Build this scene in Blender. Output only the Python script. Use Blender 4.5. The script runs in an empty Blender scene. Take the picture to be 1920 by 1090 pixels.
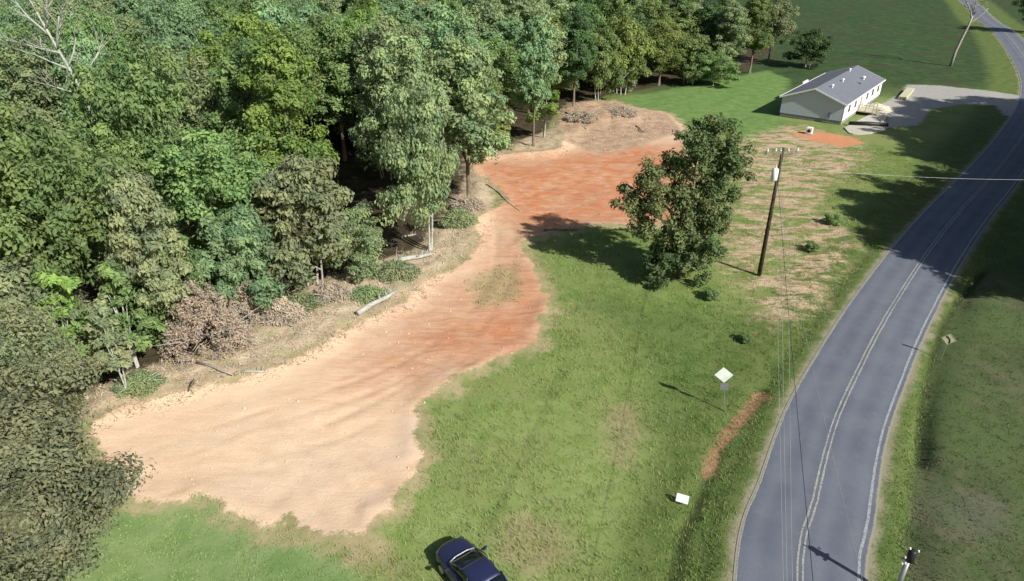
import bpy, math, random
import numpy as np
from mathutils import Vector, Matrix
R = math.radians
sc = bpy.context.scene
# ---------------------------------------------------------------- camera, sky, sun, exposure
CAM_H, PITCH, FOC = 26.0, R(28), 1280.0          # focal length in pixels of a 1920 px wide frame
cam = bpy.data.cameras.new('camera'); camo = bpy.data.objects.new('camera', cam); sc.collection.objects.link(camo)
cam.sensor_width = 36; cam.lens = 36 * FOC / 1920; cam.clip_start = 0.5; cam.clip_end = 6000
camo.location = (0, 0, CAM_H); camo.rotation_euler = (R(90) - PITCH, 0, 0); sc.camera = camo
SUN_EL, SUN_AZ = R(37), R(135)                    # azimuth clockwise from +Y
S = Vector((math.sin(SUN_AZ) * math.cos(SUN_EL), math.cos(SUN_AZ) * math.cos(SUN_EL), math.sin(SUN_EL)))
w = bpy.data.worlds.new('World'); sc.world = w; w.use_nodes = True
nt = w.node_tree; bg = nt.nodes['Background']; sky = nt.nodes.new('ShaderNodeTexSky')
sky.sky_type = 'NISHITA'; sky.sun_disc = False; sky.sun_elevation = SUN_EL; sky.sun_rotation = SUN_AZ
sky.air_density = 1.2; sky.dust_density = 1.5
nt.links.new(sky.outputs[0], bg.inputs[0]); bg.inputs[1].default_value = 0.055
sun = bpy.data.lights.new('sun', 'SUN'); sun.energy = 5.0; sun.angle = R(0.6); sun.color = (1, .95, .86)
suno = bpy.data.objects.new('sun', sun); sc.collection.objects.link(suno)
suno.rotation_euler = S.to_track_quat('Z', 'Y').to_euler(); suno.location = (30, -30, 60)
sc.view_settings.view_transform = 'Standard'; sc.view_settings.look = 'None'
sc.view_settings.exposure = 0.5; sc.view_settings.gamma = 1
sc.cycles.max_bounces = 6; sc.cycles.diffuse_bounces = 3; sc.cycles.transmission_bounces = 3; sc.cycles.transparent_max_bounces = 4
sc.cycles.use_denoising = True
# ---------------------------------------------------------------- helpers
cP, sP = math.cos(PITCH), math.sin(PITCH)
def G(px, py, z=0.0):
    """ground point under a place measured on the photograph"""
    x = (px - 960) / FOC; y = (545 - py) / FOC
    d = (x, cP + y * sP, -sP + y * cP); t = (z - CAM_H) / d[2]
    return (d[0] * t, d[1] * t)
def GP(pts): return np.array([G(*p) for p in pts])
rng = np.random.default_rng(11); random.seed(5)
def sstep(a, b, v):
    t = np.clip((v - a) / (b - a), 0, 1); return t * t * (3 - 2 * t)
_lat = np.random.default_rng(3).random((256, 256))
def vnoise(x, y):
    xi = np.floor(x).astype(int); yi = np.floor(y).astype(int); fx = x - xi; fy = y - yi
    fx = fx * fx * (3 - 2 * fx); fy = fy * fy * (3 - 2 * fy)
    g = lambda a, b: _lat[a & 255, b & 255]
    return (g(xi, yi) * (1 - fx) + g(xi + 1, yi) * fx) * (1 - fy) + (g(xi, yi + 1) * (1 - fx) + g(xi + 1, yi + 1) * fx) * fy
def fbm(x, y, o=4):
    s = 0; a = .5
    for i in range(o): s = s + a * vnoise(x * 2 ** i + 17.3 * i, y * 2 ** i + 5.1 * i); a *= .5
    return s
def sdf(poly, x, y):
    """signed distance, positive inside"""
    p = np.asarray(poly); sh = x.shape; x = x.ravel(); y = y.ravel()
    d = np.full(x.shape, 1e9); ins = np.zeros(x.shape, bool)
    for i in range(len(p)):
        a = p[i - 1]; b = p[i]; e = b - a; l = e @ e + 1e-9
        t = np.clip(((x - a[0]) * e[0] + (y - a[1]) * e[1]) / l, 0, 1)
        d = np.minimum(d, np.hypot(x - a[0] - t * e[0], y - a[1] - t * e[1]))
        c = (a[1] > y) != (b[1] > y)
        ins ^= c & (x < (b[0] - a[0]) * (y - a[1]) / (b[1] - a[1] + 1e-12) + a[0])
    return np.where(ins, d, -d).reshape(sh)
def ldist(line, x, y):
    p = np.asarray(line); d = np.full(x.shape, 1e9)
    for i in range(1, len(p)):
        a = p[i - 1]; b = p[i]; e = b - a; l = e @ e + 1e-9
        t = np.clip(((x - a[0]) * e[0] + (y - a[1]) * e[1]) / l, 0, 1)
        d = np.minimum(d, np.hypot(x - a[0] - t * e[0], y - a[1] - t * e[1]))
    return d
def lin(r, g, b):
    f = lambda c: c / 12.92 if c <= .04045 else ((c + .055) / 1.055) ** 2.4
    return (f(r / 255), f(g / 255), f(b / 255))
def tag(o, label=None, cat=None, group=None, kind=None):
    if label: o['label'] = label
    if cat: o['category'] = cat
    if group: o['group'] = group
    if kind: o['kind'] = kind
    return o
def empty(name, loc, rz=0.0, label=None, cat=None, group=None):
    o = bpy.data.objects.new(name, None); sc.collection.objects.link(o); o.location = loc; o.rotation_euler = (0, 0, rz)
    o.empty_display_size = .3
    return tag(o, label, cat, group)
def rawmesh(name, V, F, mats, smooth=False, attrs=None, colors=None):
    """V (n,3); F (m,k) of equal length"""
    V = np.asarray(V, np.float32); F = np.asarray(F, np.int32); me = bpy.data.meshes.new(name)
    k = F.shape[1]; me.vertices.add(len(V)); me.vertices.foreach_set('co', V.ravel())
    me.loops.add(F.size); me.loops.foreach_set('vertex_index', F.ravel())
    me.polygons.add(len(F)); me.polygons.foreach_set('loop_start', np.arange(0, F.size, k, dtype=np.int32))
    me.polygons.foreach_set('loop_total', np.full(len(F), k, np.int32))
    me.polygons.foreach_set('use_smooth', np.full(len(F), smooth)); me.update(calc_edges=True)
    for n, v in (attrs or {}).items():
        a = me.attributes.new(n, 'FLOAT', 'POINT'); a.data.foreach_set('value', np.asarray(v, np.float32).ravel())
    if colors is not None:
        a = me.attributes.new('tone', 'FLOAT_COLOR', 'POINT')
        c = np.ones((len(V), 4), np.float32); c[:, :3] = colors; a.data.foreach_set('color', c.ravel())
    for m in (mats if isinstance(mats, (list, tuple)) else [mats]): me.materials.append(m)
    return me
def obj(name, me, parent=None, loc=None):
    o = bpy.data.objects.new(name, me); sc.collection.objects.link(o)
    if parent: o.parent = parent
    if loc is not None: o.location = loc
    return o
class MB:
    """collects boxes, tubes and polygons into ONE mesh"""
    def __init__(s): s.v = []; s.f = []
    def add(s, V, F):
        n = len(s.v); s.v += [tuple(map(float, p)) for p in V]; s.f += [tuple(i + n for i in f) for f in F]; return s
    def box(s, c, d, rz=0.0, rx=0.0, ry=0.0):
        M = Matrix.Translation(c) @ Matrix.Rotation(rz, 4, 'Z') @ Matrix.Rotation(ry, 4, 'Y') @ Matrix.Rotation(rx, 4, 'X')
        V = [M @ Vector((x * d[0] / 2, y * d[1] / 2, z * d[2] / 2)) for x in (-1, 1) for y in (-1, 1) for z in (-1, 1)]
        return s.add(V, [(0, 1, 3, 2), (4, 6, 7, 5), (0, 4, 5, 1), (2, 3, 7, 6), (0, 2, 6, 4), (1, 5, 7, 3)])
    def tube(s, pts, rad, n=8, cap=True):
        pts = [Vector(p) for p in pts]; rad = rad if hasattr(rad, '__len__') else [rad] * len(pts); V = []; F = []
        for i, p in enumerate(pts):
            t = (pts[min(i + 1, len(pts) - 1)] - pts[max(i - 1, 0)]).normalized()
            a = t.cross(Vector((0, 0, 1)) if abs(t.z) < .95 else Vector((1, 0, 0))).normalized(); b = t.cross(a)
            V += [p + (a * math.cos(2 * math.pi * k / n) + b * math.sin(2 * math.pi * k / n)) * rad[i] for k in range(n)]
        for i in range(len(pts) - 1):
            F += [(i * n + k, i * n + (k + 1) % n, (i + 1) * n + (k + 1) % n, (i + 1) * n + k) for k in range(n)]
        if cap: F += [tuple(range(n)), tuple(range((len(pts) - 1) * n, len(pts) * n))]
        return s.add(V, F)
    def prism(s, pts2, y0, y1, axis='y'):
        """closed outline in (x,z) pushed along y"""
        n = len(pts2); V = [(p[0], y0, p[1]) for p in pts2] + [(p[0], y1, p[1]) for p in pts2]
        return s.add(V, [tuple(range(n)), tuple(range(2 * n - 1, n - 1, -1))] + [(i, (i + 1) % n, n + (i + 1) % n, n + i) for i in range(n)])
    def build(s, name, mat, parent=None, smooth=False, bevel=0, loc=None):
        me = bpy.data.meshes.new(name); me.from_pydata(s.v, [], s.f); me.materials.append(mat)
        import bmesh
        b = bmesh.new(); b.from_mesh(me); bmesh.ops.recalc_face_normals(b, faces=b.faces)
        if bevel: bmesh.ops.bevel(b, geom=b.edges[:], offset=bevel, segments=2, affect='EDGES', clamp_overlap=True)
        b.to_mesh(me); b.free()
        if smooth:
            for p in me.polygons: p.use_smooth = True
        return obj(name, me, parent, loc)
# ---------------------------------------------------------------- materials
class N:
    def __init__(s, name):
        s.m = bpy.data.materials.new(name); s.m.use_nodes = True; s.t = s.m.node_tree; s.b = s.t.nodes['Principled BSDF']
        s.out = s.t.nodes['Material Output']
    def put(s, v, i):
        if isinstance(v, bpy.types.NodeSocket): s.t.links.new(v, i)
        elif isinstance(v, (tuple, list)): i.default_value = (*v, 1) if len(i.default_value) == 4 and len(v) == 3 else v
        else: i.default_value = v
    def attr(s, n, col=False):
        a = s.t.nodes.new('ShaderNodeAttribute'); a.attribute_name = n; return a.outputs['Color' if col else 'Fac']
    def coord(s, scale=(1, 1, 1), rz=0.0, obj_space=True):
        c = s.t.nodes.new('ShaderNodeTexCoord'); m = s.t.nodes.new('ShaderNodeMapping')
        m.inputs['Scale'].default_value = scale; m.inputs['Rotation'].default_value = (0, 0, rz)
        s.t.links.new(c.outputs['Object'], m.inputs[0]); return m.outputs[0]
    def noise(s, scale, detail=4, rough=.6, vec=None, dist=0.0):
        n = s.t.nodes.new('ShaderNodeTexNoise'); n.inputs['Scale'].default_value = scale; n.inputs['Detail'].default_value = detail
        n.inputs['Roughness'].default_value = rough; n.inputs['Distortion'].default_value = dist
        s.t.links.new(vec if vec is not None else s.coord(), n.inputs['Vector']); return n.outputs['Fac']
    def math(s, op, a, b=0.0, c=None):
        n = s.t.nodes.new('ShaderNodeMath'); n.operation = op; s.put(a, n.inputs[0]); s.put(b, n.inputs[1])
        if c is not None: s.put(c, n.inputs[2])
        return n.outputs[0]
    def rmap(s, v, a, b, c=0.0, d=1.0, smooth=True):
        n = s.t.nodes.new('ShaderNodeMapRange'); n.interpolation_type = 'SMOOTHSTEP' if smooth else 'LINEAR'
        for q, i in zip((v, a, b, c, d), range(5)): s.put(q, n.inputs[i])
        return n.outputs[0]
    def mix(s, f, a, b, mode='MIX'):
        n = s.t.nodes.new('ShaderNodeMix'); n.data_type = 'RGBA'; n.blend_type = mode
        s.put(f, n.inputs[0]); s.put(a, n.inputs[6]); s.put(b, n.inputs[7]); return n.outputs[2]
    def bump(s, h, strength=.5, dist=.05):
        n = s.t.nodes.new('ShaderNodeBump'); n.inputs['Strength'].default_value = strength; n.inputs['Distance'].default_value = dist
        s.put(h, n.inputs['Height']); s.t.links.new(n.outputs[0], s.b.inputs['Normal'])
    def done(s, col=None, rough=.8, metal=0.0, spec=.3):
        if col is not None: s.put(col, s.b.inputs['Base Color'])
        s.put(rough, s.b.inputs['Roughness']); s.b.inputs['Metallic'].default_value = metal; s.b.inputs['Specular IOR Level'].default_value = spec
        return s.m
def simple(name, col, rough=.7, metal=0.0, var=.18, scale=3.0, spec=.3, bump=0.0):
    n = N(name); f = n.noise(scale, 5); d = tuple(c * (1 - var) for c in col); l = tuple(min(1, c * (1 + var)) for c in col)
    c = n.mix(n.rmap(f, .3, .7), d, l)
    if bump: n.bump(n.noise(scale * 6, 4), bump, .02)
    return n.done(c, rough, metal, spec)
M_bark = simple('bark', (.16, .125, .09), .9, var=.35, scale=6, bump=.5)
M_palebark = simple('pale_bark', (.34, .34, .31), .85, var=.25, scale=5, bump=.3)
M_greybark = simple('grey_bark', (.30, .28, .25), .85, var=.3, scale=5, bump=.3)
M_darkbark = simple('dark_bark', (.05, .042, .035), .9, var=.3, scale=5, bump=.3)
M_pole = simple('creosoted_wood', (.045, .032, .022), .85, var=.5, scale=2.5, bump=.3)
M_arm = simple('weathered_wood', (.22, .18, .14), .85, var=.3, scale=5, bump=.3)
M_galv = simple('galvanised_steel', (.42, .44, .45), .45, .7, var=.12, scale=8)
M_white = simple('white_enamel', (.78, .79, .78), .5, var=.06, scale=4)
M_porcelain = simple('porcelain', (.75, .76, .72), .25, var=.05, scale=9)
M_wire = simple('aluminium_wire', (.36, .38, .36), .4, .3, var=.1, scale=2)
M_cable = simple('black_cable', (.02, .022, .025), .6, var=.2, scale=2)
M_black = simple('black_plastic', (.02, .02, .022), .5, var=.2, scale=6)
def leaf_mat(name, col, var=.46, trans=.4):
    n = N(name); t = n.attr('tint'); oi = n.t.nodes.new('ShaderNodeObjectInfo')
    d = (col[0] * (1 - var), col[1] * (1 - var * .85), col[2] * (1 - var * .6)); l = (min(1, col[0] * (1 + var * 1.1)), min(1, col[1] * (1 + var * .8)), col[2] * (1 + var * .6))
    c = n.mix(t, d, l); c = n.mix(n.math('MULTIPLY', n.rmap(n.noise(.55, 3, .6), .45, .68), .55), c, (col[0] * 1.25, col[1] * .98, col[2] * .95) if col[1] > col[0] else (col[0] * .8, col[1] * .8, col[2] * .82))
    h = n.t.nodes.new('ShaderNodeHueSaturation'); n.t.links.new(c, h.inputs['Color'])
    n.put(n.rmap(oi.outputs['Random'], 0, 1, .492, .512, False), h.inputs['Hue']); n.put(n.rmap(oi.outputs['Random'], 0, 1, .85, 1.2, False), h.inputs['Value'])
    n.done(h.outputs[0], .62, 0, .25)
    tr = n.t.nodes.new('ShaderNodeBsdfTranslucent'); n.put(n.mix(.5, h.outputs[0], (col[0] * 1.25, col[1] * 1.4, col[2] * .65) if col[1] > col[0] else (col[0] * 1.1, col[1] * 1.1, col[2] * 1.1)), tr.inputs['Color'])
    mx = n.t.nodes.new('ShaderNodeMixShader'); mx.inputs[0].default_value = trans
    n.t.links.new(n.b.outputs[0], mx.inputs[1]); n.t.links.new(tr.outputs[0], mx.inputs[2]); n.t.links.new(mx.outputs[0], n.out.inputs[0])
    return n.m
LEAF = {
 'green': leaf_mat('green_leaves', (0.190, 0.297, 0.114)),
 'deep': leaf_mat('deep_green_leaves', (0.095, 0.169, 0.069)),
 'bright': leaf_mat('bright_green_leaves', (0.204, 0.318, 0.088)),
 'grey': leaf_mat('grey_green_leaves', (0.253, 0.338, 0.174)),
 'cool': leaf_mat('cool_green_leaves', (0.209, 0.332, 0.174)),
 'olive': leaf_mat('olive_leaves', (0.190, 0.267, 0.099)),
 'tan': leaf_mat('dry_tan_leaves', (0.508, 0.443, 0.353), .3),
 'vine': leaf_mat('brownish_vine_leaves', (0.267, 0.321, 0.180), .42),
 'gold': leaf_mat('yellowing_leaves', (0.226, 0.294, 0.096)),
 'ever': leaf_mat('dusty_evergreen_leaves', (.138, .158, .088), .4, .15),
}
# ---------------------------------------------------------------- layout on the ground
def smooth_line(P, n=12):
    P = [np.array(p, float) for p in P]; P = [2 * P[0] - P[1]] + P + [2 * P[-1] - P[-2]]; out = []
    for i in range(1, len(P) - 2):
        for k in range(n):
            t = k / n; a, b, c, d = P[i - 1:i + 3]
            out.append(.5 * ((2 * b) + (c - a) * t + (2 * a - 5 * b + 4 * c - d) * t * t + (3 * b - a - 3 * c + d) * t ** 3))
    out.append(P[-2]); return np.array(out)
ROADC = [(4.0, -30), (6.5, -8), (9.8, 10)] + [G(*p) for p in [(1500, 1083), (1530, 930), (1565, 795), (1612, 690), (1665, 590), (1735, 480), (1797, 400), (1860, 330), (1915, 258), (1948, 190), (1936, 130), (1885, 62)]] + [G(1850, 38), (196, 330), (235, 480), (290, 700)]
road = smooth_line(ROADC, 16); ROADW = 2.85
P_dirt = GP([(165,800),(235,768),(330,745),(430,722),(520,690),(600,655),(680,605),(760,570),(800,530),(870,495),(905,455),(880,420),(925,395),(955,375),(925,345),(885,325),(885,298),(960,292),(1045,288),(1060,262),(1045,232),(1070,196),(1150,190),(1190,205),(1250,213),(1278,235),(1290,280),(1300,330),(1290,410),(1200,425),(1110,420),(1000,445),(975,460),(1000,500),(1030,570),(1012,600),(1010,642),(940,668),(850,712),(785,760),(778,810),(790,850),(760,900),(735,950),(700,965),(690,1005),(640,1008),(560,992),(535,970),(510,988),(430,955),(395,928),(365,925),(350,942),(240,942),(225,900),(190,850)])
P_red1 = GP([(890,302),(1000,312),(1060,292),(1180,270),(1300,285),(1300,330),(1290,415),(1200,420),(1100,412),(1000,440),(960,410),(925,360)])
P_red2 = GP([(965,508),(1000,508),(1032,570),(1012,600),(1008,642),(930,672),(830,660),(800,630),(870,600),(945,585)])
P_orange = GP([(880,300),(1290,262),(1300,420),(1000,450),(1040,600),(1010,650),(800,730),(640,720),(720,620),(860,520),(930,440),(940,380)])
P_brush = GP([(120,800),(170,735),(250,700),(330,680),(430,640),(540,545),(690,490),(780,468),(850,385),(890,300),(960,270),(1040,240),(1060,200),(1120,188),(1100,260),(1050,295),(890,300),(930,360),(920,420),(900,470),(800,535),(770,575),(680,612),(600,665),(430,730),(235,775),(160,805)])
P_pile = GP([(1050,262),(1045,232),(1070,192),(1150,188),(1190,205),(1250,213),(1278,245),(1200,275),(1120,290)])
P_weed = GP([(880,530),(930,500),(975,500),(970,560),(900,570)])
P_debris = GP([(1375,262),(1480,232),(1600,255),(1640,290),(1600,330),(1560,350),(1545,390),(1600,440),(1590,500),(1550,540),(1540,600),(1430,605),(1390,540),(1345,490),(1370,380)])
P_wood = np.vstack([GP([(120,790),(180,748),(250,742),(320,690),(420,655),(530,552),(690,510),(780,470),(850,440),(880,400),(895,300),(1000,288),(1050,215),(1120,186),(1200,168),(1300,152),(1400,132),(1455,95)]), [(85, 243), (90, 420), (-400, 420), (-400, 20), (-60, 26), (-30, 26)]])
P_hollow = GP([(640,490),(800,472),(800,400),(760,345),(640,345),(610,420)])
P_lawn = np.vstack([GP([(60,1090),(100,960),(235,940),(350,942),(365,925),(395,928),(430,955),(520,985),(640,1050),(700,1100)]), [(-6, 14), (-18, 12)]])
P_field = np.vstack([GP([(1845,500),(1770,600),(1742,700),(1722,860),(1700,1000),(1690,1090)]), [(22, 5), (90, -10), (160, 40), (110, 90)], GP([(1960,470)])])
P_patch = GP([(1745,935),(1800,925),(1880,945),(1890,975),(1850,1000),(1780,985)])
P_drive = GP([(1655,240),(1640,212),(1655,195),(1690,175),(1700,158),(1760,160),(1900,176),(1935,185),(1935,225),(1885,216),(1868,198),(1800,196),(1745,206),(1720,236)])
P_hpatch = GP([(1478,246),(1540,247),(1600,256),(1622,268),(1580,275),(1520,264)])
P_plot = GP([(1165,182),(1300,160),(1440,132),(1480,150),(1465,215),(1500,243),(1400,262),(1280,238),(1250,214),(1190,202)])
P_bald = [GP([(930,985),(990,960),(1060,990),(1070,1040),(1000,1085),(935,1040)]), GP([(600,1000),(680,985),(745,1020),(740,1075),(660,1060)]), GP([(1120,760),(1200,740),(1230,820),(1180,900),(1120,880)])]
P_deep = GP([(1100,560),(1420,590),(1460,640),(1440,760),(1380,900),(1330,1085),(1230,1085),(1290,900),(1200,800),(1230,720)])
P_pad = GP([(1583,240),(1640,213),(1662,228),(1655,246),(1600,252)])
L_ditch = GP([(1437,728),(1400,775),(1372,800),(1345,860),(1325,915),(1300,970),(1280,1020),(1268,1085)])
L_drain = GP([(1845,505),(1800,560),(1768,615),(1748,680),(1732,750),(1727,862)])
L_scar = GP([(1432,735),(1400,770),(1372,808),(1345,850),(1330,885)])
MOUND = np.array(G(1130, 218))
L_RUT = [GP(q) for q in ([(240, 885), (420, 812), (620, 745), (760, 690), (880, 610), (945, 500), (950, 400), (1010, 345)], [(300, 915), (470, 850), (640, 800), (760, 740), (880, 665)], [(480, 800), (545, 850), (610, 915), (650, 985)], [(560, 800), (640, 860), (710, 930)],
         [(1270, 300), (1120, 330), (1000, 370), (930, 400)], [(340, 900), (430, 868), (540, 862), (640, 890)])]
def ruts(x, y):
    d = np.full(np.shape(x), 1e9)
    for l in L_RUT:
        l = smooth_line(list(l), 5)
        for o in (-.85, .85):
            t = np.gradient(l, axis=0); t /= np.linalg.norm(t, axis=1)[:, None] + 1e-9
            d = np.minimum(d, ldist(l + np.stack([t[:, 1], -t[:, 0]], -1) * o, x, y))
    return d
def near_road(x, y): return ldist(road[::4], x, y)
def HT(x, y):
    x = np.asarray(x, float); y = np.asarray(y, float); sh = x.shape; x = np.atleast_1d(x); y = np.atleast_1d(y)
    rd = near_road(x, y); flat = sstep(3.2, 8, rd)
    h = (fbm(x * .08, y * .08, 3) - .45) * .9 * sstep(8, 30, rd) * sstep(0, 14, np.abs(sdf(P_dirt, x, y)) + 4)
    h = h + (fbm(x * .9 + 9, y * .9, 3) - .45) * .12 * flat
    d = sdf(P_dirt, x, y); m_ = (d > .3)
    if m_.any(): h = np.where(m_, h, h); h[m_] -= .07 * np.exp(-(ruts(x[m_], y[m_]) / .22) ** 2) * sstep(.3, .6, fbm(x[m_] * .3, y[m_] * .3, 2) + .1)
    h = h + .30 * np.exp(-((d - .2) / .8) ** 2) * fbm(x * .5, y * .5, 2) * flat
    b = sdf(P_brush, x, y); h = h + sstep(-.5, 2.0, b) * (fbm(x * .55 + 40, y * .55, 3)) * .8
    h = h - .40 * np.exp(-(ldist(L_ditch, x, y) / .55) ** 2) * flat - .35 * np.exp(-(ldist(L_drain, x, y) / .5) ** 2)
    h = h + 1.2 * np.exp(-(((x - MOUND[0]) / 6) ** 2 + ((y - MOUND[1]) / 4) ** 2)) * (.6 + fbm(x * .7, y * .7, 2))
    h = h - .18 * np.exp(-((rd - 4.4) / .9) ** 2)
    h = np.where(rd < 3.2, -.025, h * sstep(3.0, 4.5, rd) - .025 * (1 - sstep(3.0, 4.5, rd)))
    return h.reshape(sh)
def hz(x, y): return float(HT(np.array([x]), np.array([y]))[0])
# ---------------------------------------------------------------- ground sheet
def axis_pts(lo, hi, near, step, grow, far):
    a = [lo]
    while a[-1] < hi: a.append(a[-1] + step)
    s = step
    while a[-1] < far: s *= grow; a.append(a[-1] + s)
    b = [lo]; s = step
    while b[-1] > -far: s *= grow; b.append(b[-1] - s)
    return np.array(b[:0:-1] + a)
xs = axis_pts(-42, 56, 0, .30, 1.05, 3500)
ys = [10.0]
while ys[-1] < 3500: ys.append(ys[-1] + max(.25, .0065 * ys[-1]) * (1 if ys[-1] < 160 else 3))
yb = [10.0]; s = .4
while yb[-1] > -1500: s *= 1.15; yb.append(yb[-1] - s)
ys = np.array(yb[:0:-1] + ys)
X, Y = np.meshgrid(xs, ys); Z = HT(X, Y); Z = Z + sstep(380, 1500, np.hypot(X, Y)) * 25 * fbm(X * .002, Y * .002, 3)
nx, ny = len(xs), len(ys); idx = np.arange(nx * ny).reshape(ny, nx)
F = np.stack([idx[:-1, :-1], idx[:-1, 1:], idx[1:, 1:], idx[1:, :-1]], -1).reshape(-1, 4)
C = lambda a, m=6: np.clip(a, -m, m)
AT = dict(dirt=C(sdf(P_dirt, X, Y)), red=C(np.maximum(sdf(P_red1, X, Y), sdf(P_red2, X, Y)), 4), orange=C(sdf(P_orange, X, Y), 8),
          brush=C(sdf(P_brush, X, Y)), debris=C(sdf(P_debris, X, Y)), wood=C(sdf(P_wood, X, Y)), lawn=C(sdf(P_lawn, X, Y)),
          field=C(sdf(P_field, X, Y)), gravel=C(sdf(P_drive, X, Y)), patch=C(sdf(P_patch, X, Y)), hpatch=C(sdf(P_hpatch, X, Y)),
          pile=C(sdf(P_pile, X, Y)), weed=C(sdf(P_weed, X, Y)), scar=C(.30 - ldist(L_scar, X, Y)), ditch=C(np.maximum(.26 - ldist(L_ditch, X, Y), .22 - ldist(L_drain, X, Y))),
          verge=C(.25 - (near_road(X, Y) - ROADW)), roadside=C(8 - near_road(X, Y)), far=C((Y - 120) / 10, 4), plot=C(sdf(P_plot, X, Y)), deep_grass=C(sdf(P_deep, X, Y), 4), bald=C(np.maximum(np.maximum(sdf(P_bald[0], X, Y), sdf(P_bald[1], X, Y)), sdf(P_bald[2], X, Y) - .6), 4), bright=sstep(44, 24, Y) * sstep(13, 4, X) * .8 + sstep(60, 40, Y) * sstep(16, 6, X) * .35, rut=C(.6 - ruts(X, Y), 2))
g = N('ground')
GANG = math.atan2(.62, .78)
c1 = g.coord(); n_big = g.noise(.13, 4, .6, c1); n_mid = g.noise(.7, 5, .65, c1); n_fine = g.noise(6, 5, .7, c1); n_vf = g.noise(22, 3, .7, c1)
n_str = g.noise(.8, 5, .6, g.coord((.45, 1.7, 1), -R(38)), 1.8)      # long scraped strokes along the pad
n_sm = g.noise(.45, 5, .6, c1, .8)
G_TRACK = None
def mask(name, amp=1.4, soft=.25, noise=None, off=0.0, amp2=.5):
    a = g.math('ADD', g.attr(name), g.math('MULTIPLY', g.math('SUBTRACT', noise or n_mid, .5), amp))
    a = g.math('ADD', a, g.math('MULTIPLY', g.math('SUBTRACT', n_fine, .5), amp2))
    return g.rmap(a, off - soft, off + soft)
grass = g.mix(g.rmap(n_mid, .3, .7), (.115, .190, .045), (.190, .255, .080))
grass = g.mix(g.rmap(g.math('ADD', g.attr('bright'), g.math('MULTIPLY', g.math('SUBTRACT', n_big, .5), 1.4)), .15, 1.0), grass, g.mix(g.rmap(n_mid, .3, .7), (.175, .255, .070), (.250, .310, .115)))
grass = g.mix(g.rmap(n_big, .42, .62), grass, g.mix(g.rmap(n_fine, .3, .7), (.160, .220, .060), (.250, .270, .110)))
grass = g.mix(g.math('MULTIPLY', g.rmap(n_sm, .55, .72), .5), grass, (.240, .225, .125))
grass = g.mix(g.math('MULTIPLY', g.rmap(n_fine, .5, .75), .45), grass, (.085, .125, .035))
grass = g.mix(g.math('MULTIPLY', g.rmap(g.math('ADD', g.attr('deep_grass'), g.math('MULTIPLY', g.math('SUBTRACT', n_sm, .5), 6)), -2, 2), .7), grass, g.mix(g.rmap(n_mid, .3, .7), (.070, .130, .030), (.115, .170, .050)))  # deeper green stretch of meadow along the ditch
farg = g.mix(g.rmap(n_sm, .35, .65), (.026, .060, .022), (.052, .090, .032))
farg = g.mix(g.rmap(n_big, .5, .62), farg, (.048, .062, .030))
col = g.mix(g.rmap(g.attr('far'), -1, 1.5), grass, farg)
col = g.mix(mask('plot', 1.5, 1.0), col, g.mix(g.rmap(n_mid, .3, .7), (.100, .200, .050), (.170, .250, .085)))
col = g.mix(mask('lawn', 1.0, .4), col, g.mix(g.rmap(n_sm, .3, .7), (.150, .240, .080), (.225, .300, .125)))
fieldc = g.mix(g.rmap(n_sm, .35, .65), (.055, .082, .032), (.120, .120, .070)); fieldc = g.mix(g.rmap(n_big, .4, .6), fieldc, (.080, .120, .045))
col = g.mix(mask('roadside', 3, 1.5), col, g.mix(g.rmap(n_mid, .3, .7), (.075, .125, .032), (.130, .165, .055)))
col = g.mix(mask('field', 1.2, .3), col, fieldc)
col = g.mix(g.math('MULTIPLY', mask('bald', 2.6, .7, amp2=1.5), .6), col, g.mix(n_fine, (.250, .190, .120), (.400, .320, .200)))
litter = g.mix(g.rmap(n_mid, .3, .7), (.035, .028, .018), (.085, .066, .042))
col = g.mix(mask('wood', 3.0, .5, off=.5), col, litter)
debr = g.mix(g.rmap(n_str, .38, .6), (.400, .260, .165), (.540, .430, .310)); debr = g.mix(g.rmap(n_fine, .52, .7), debr, (.160, .110, .068))
dmask = g.math('MULTIPLY', mask('debris', 9, 2.0, off=.4), g.rmap(g.noise(.55, 5, .65, g.coord((.55, 1.3, 1), .5), 1.0), .43, .54))
col = g.mix(dmask, col, debr)
brc = g.mix(g.rmap(n_mid, .3, .7), (.380, .300, .205), (.560, .460, .340)); brc = g.mix(g.rmap(n_fine, .5, .7), brc, (.180, .150, .090))
brc = g.mix(g.math('MULTIPLY', g.rmap(n_sm, .52, .66), .6), brc, (.330, .330, .180))
col = g.mix(mask('brush', 2.4, .5), col, brc)
peach = g.mix(g.rmap(n_str, .25, .75), (.640, .445, .305), (.710, .520, .370)); peach = g.mix(g.math('MULTIPLY', g.rmap(n_big, .4, .62), .5), peach, (.660, .520, .395))
oran = g.mix(g.rmap(n_str, .3, .7), (.470, .245, .145), (.570, .365, .240))
redc = g.mix(g.rmap(n_str, .3, .7), (.430, .165, .078), (.550, .240, .125))
pilec = g.mix(g.rmap(n_mid, .3, .7), (.330, .215, .145), (.500, .360, .255))
dc = g.mix(g.rmap(g.math('ADD', g.attr('orange'), g.math('MULTIPLY', g.math('SUBTRACT', n_sm, .5), 6)), -4, 4), peach, oran)
dc = g.mix(g.rmap(g.math('ADD', g.attr('red'), g.math('MULTIPLY', g.math('SUBTRACT', n_sm, .5), 6)), -2.4, 2.6), dc, g.mix(g.rmap(n_sm, .35, .7), redc, oran))
dc = g.mix(g.math('MULTIPLY', g.rmap(g.math('ADD', g.attr('rut'), g.math('MULTIPLY', g.math('SUBTRACT', n_fine, .5), .5)), .25, .55), g.math('MULTIPLY', g.rmap(n_sm, .35, .6), .38)), dc, g.mix(.5, dc, (.400, .250, .160)))
dc = g.mix(mask('pile', 3, .8), dc, pilec)
dc = g.mix(g.math('MULTIPLY', g.rmap(n_fine, .56, .74), .35), dc, (.330, .200, .125))
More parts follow.
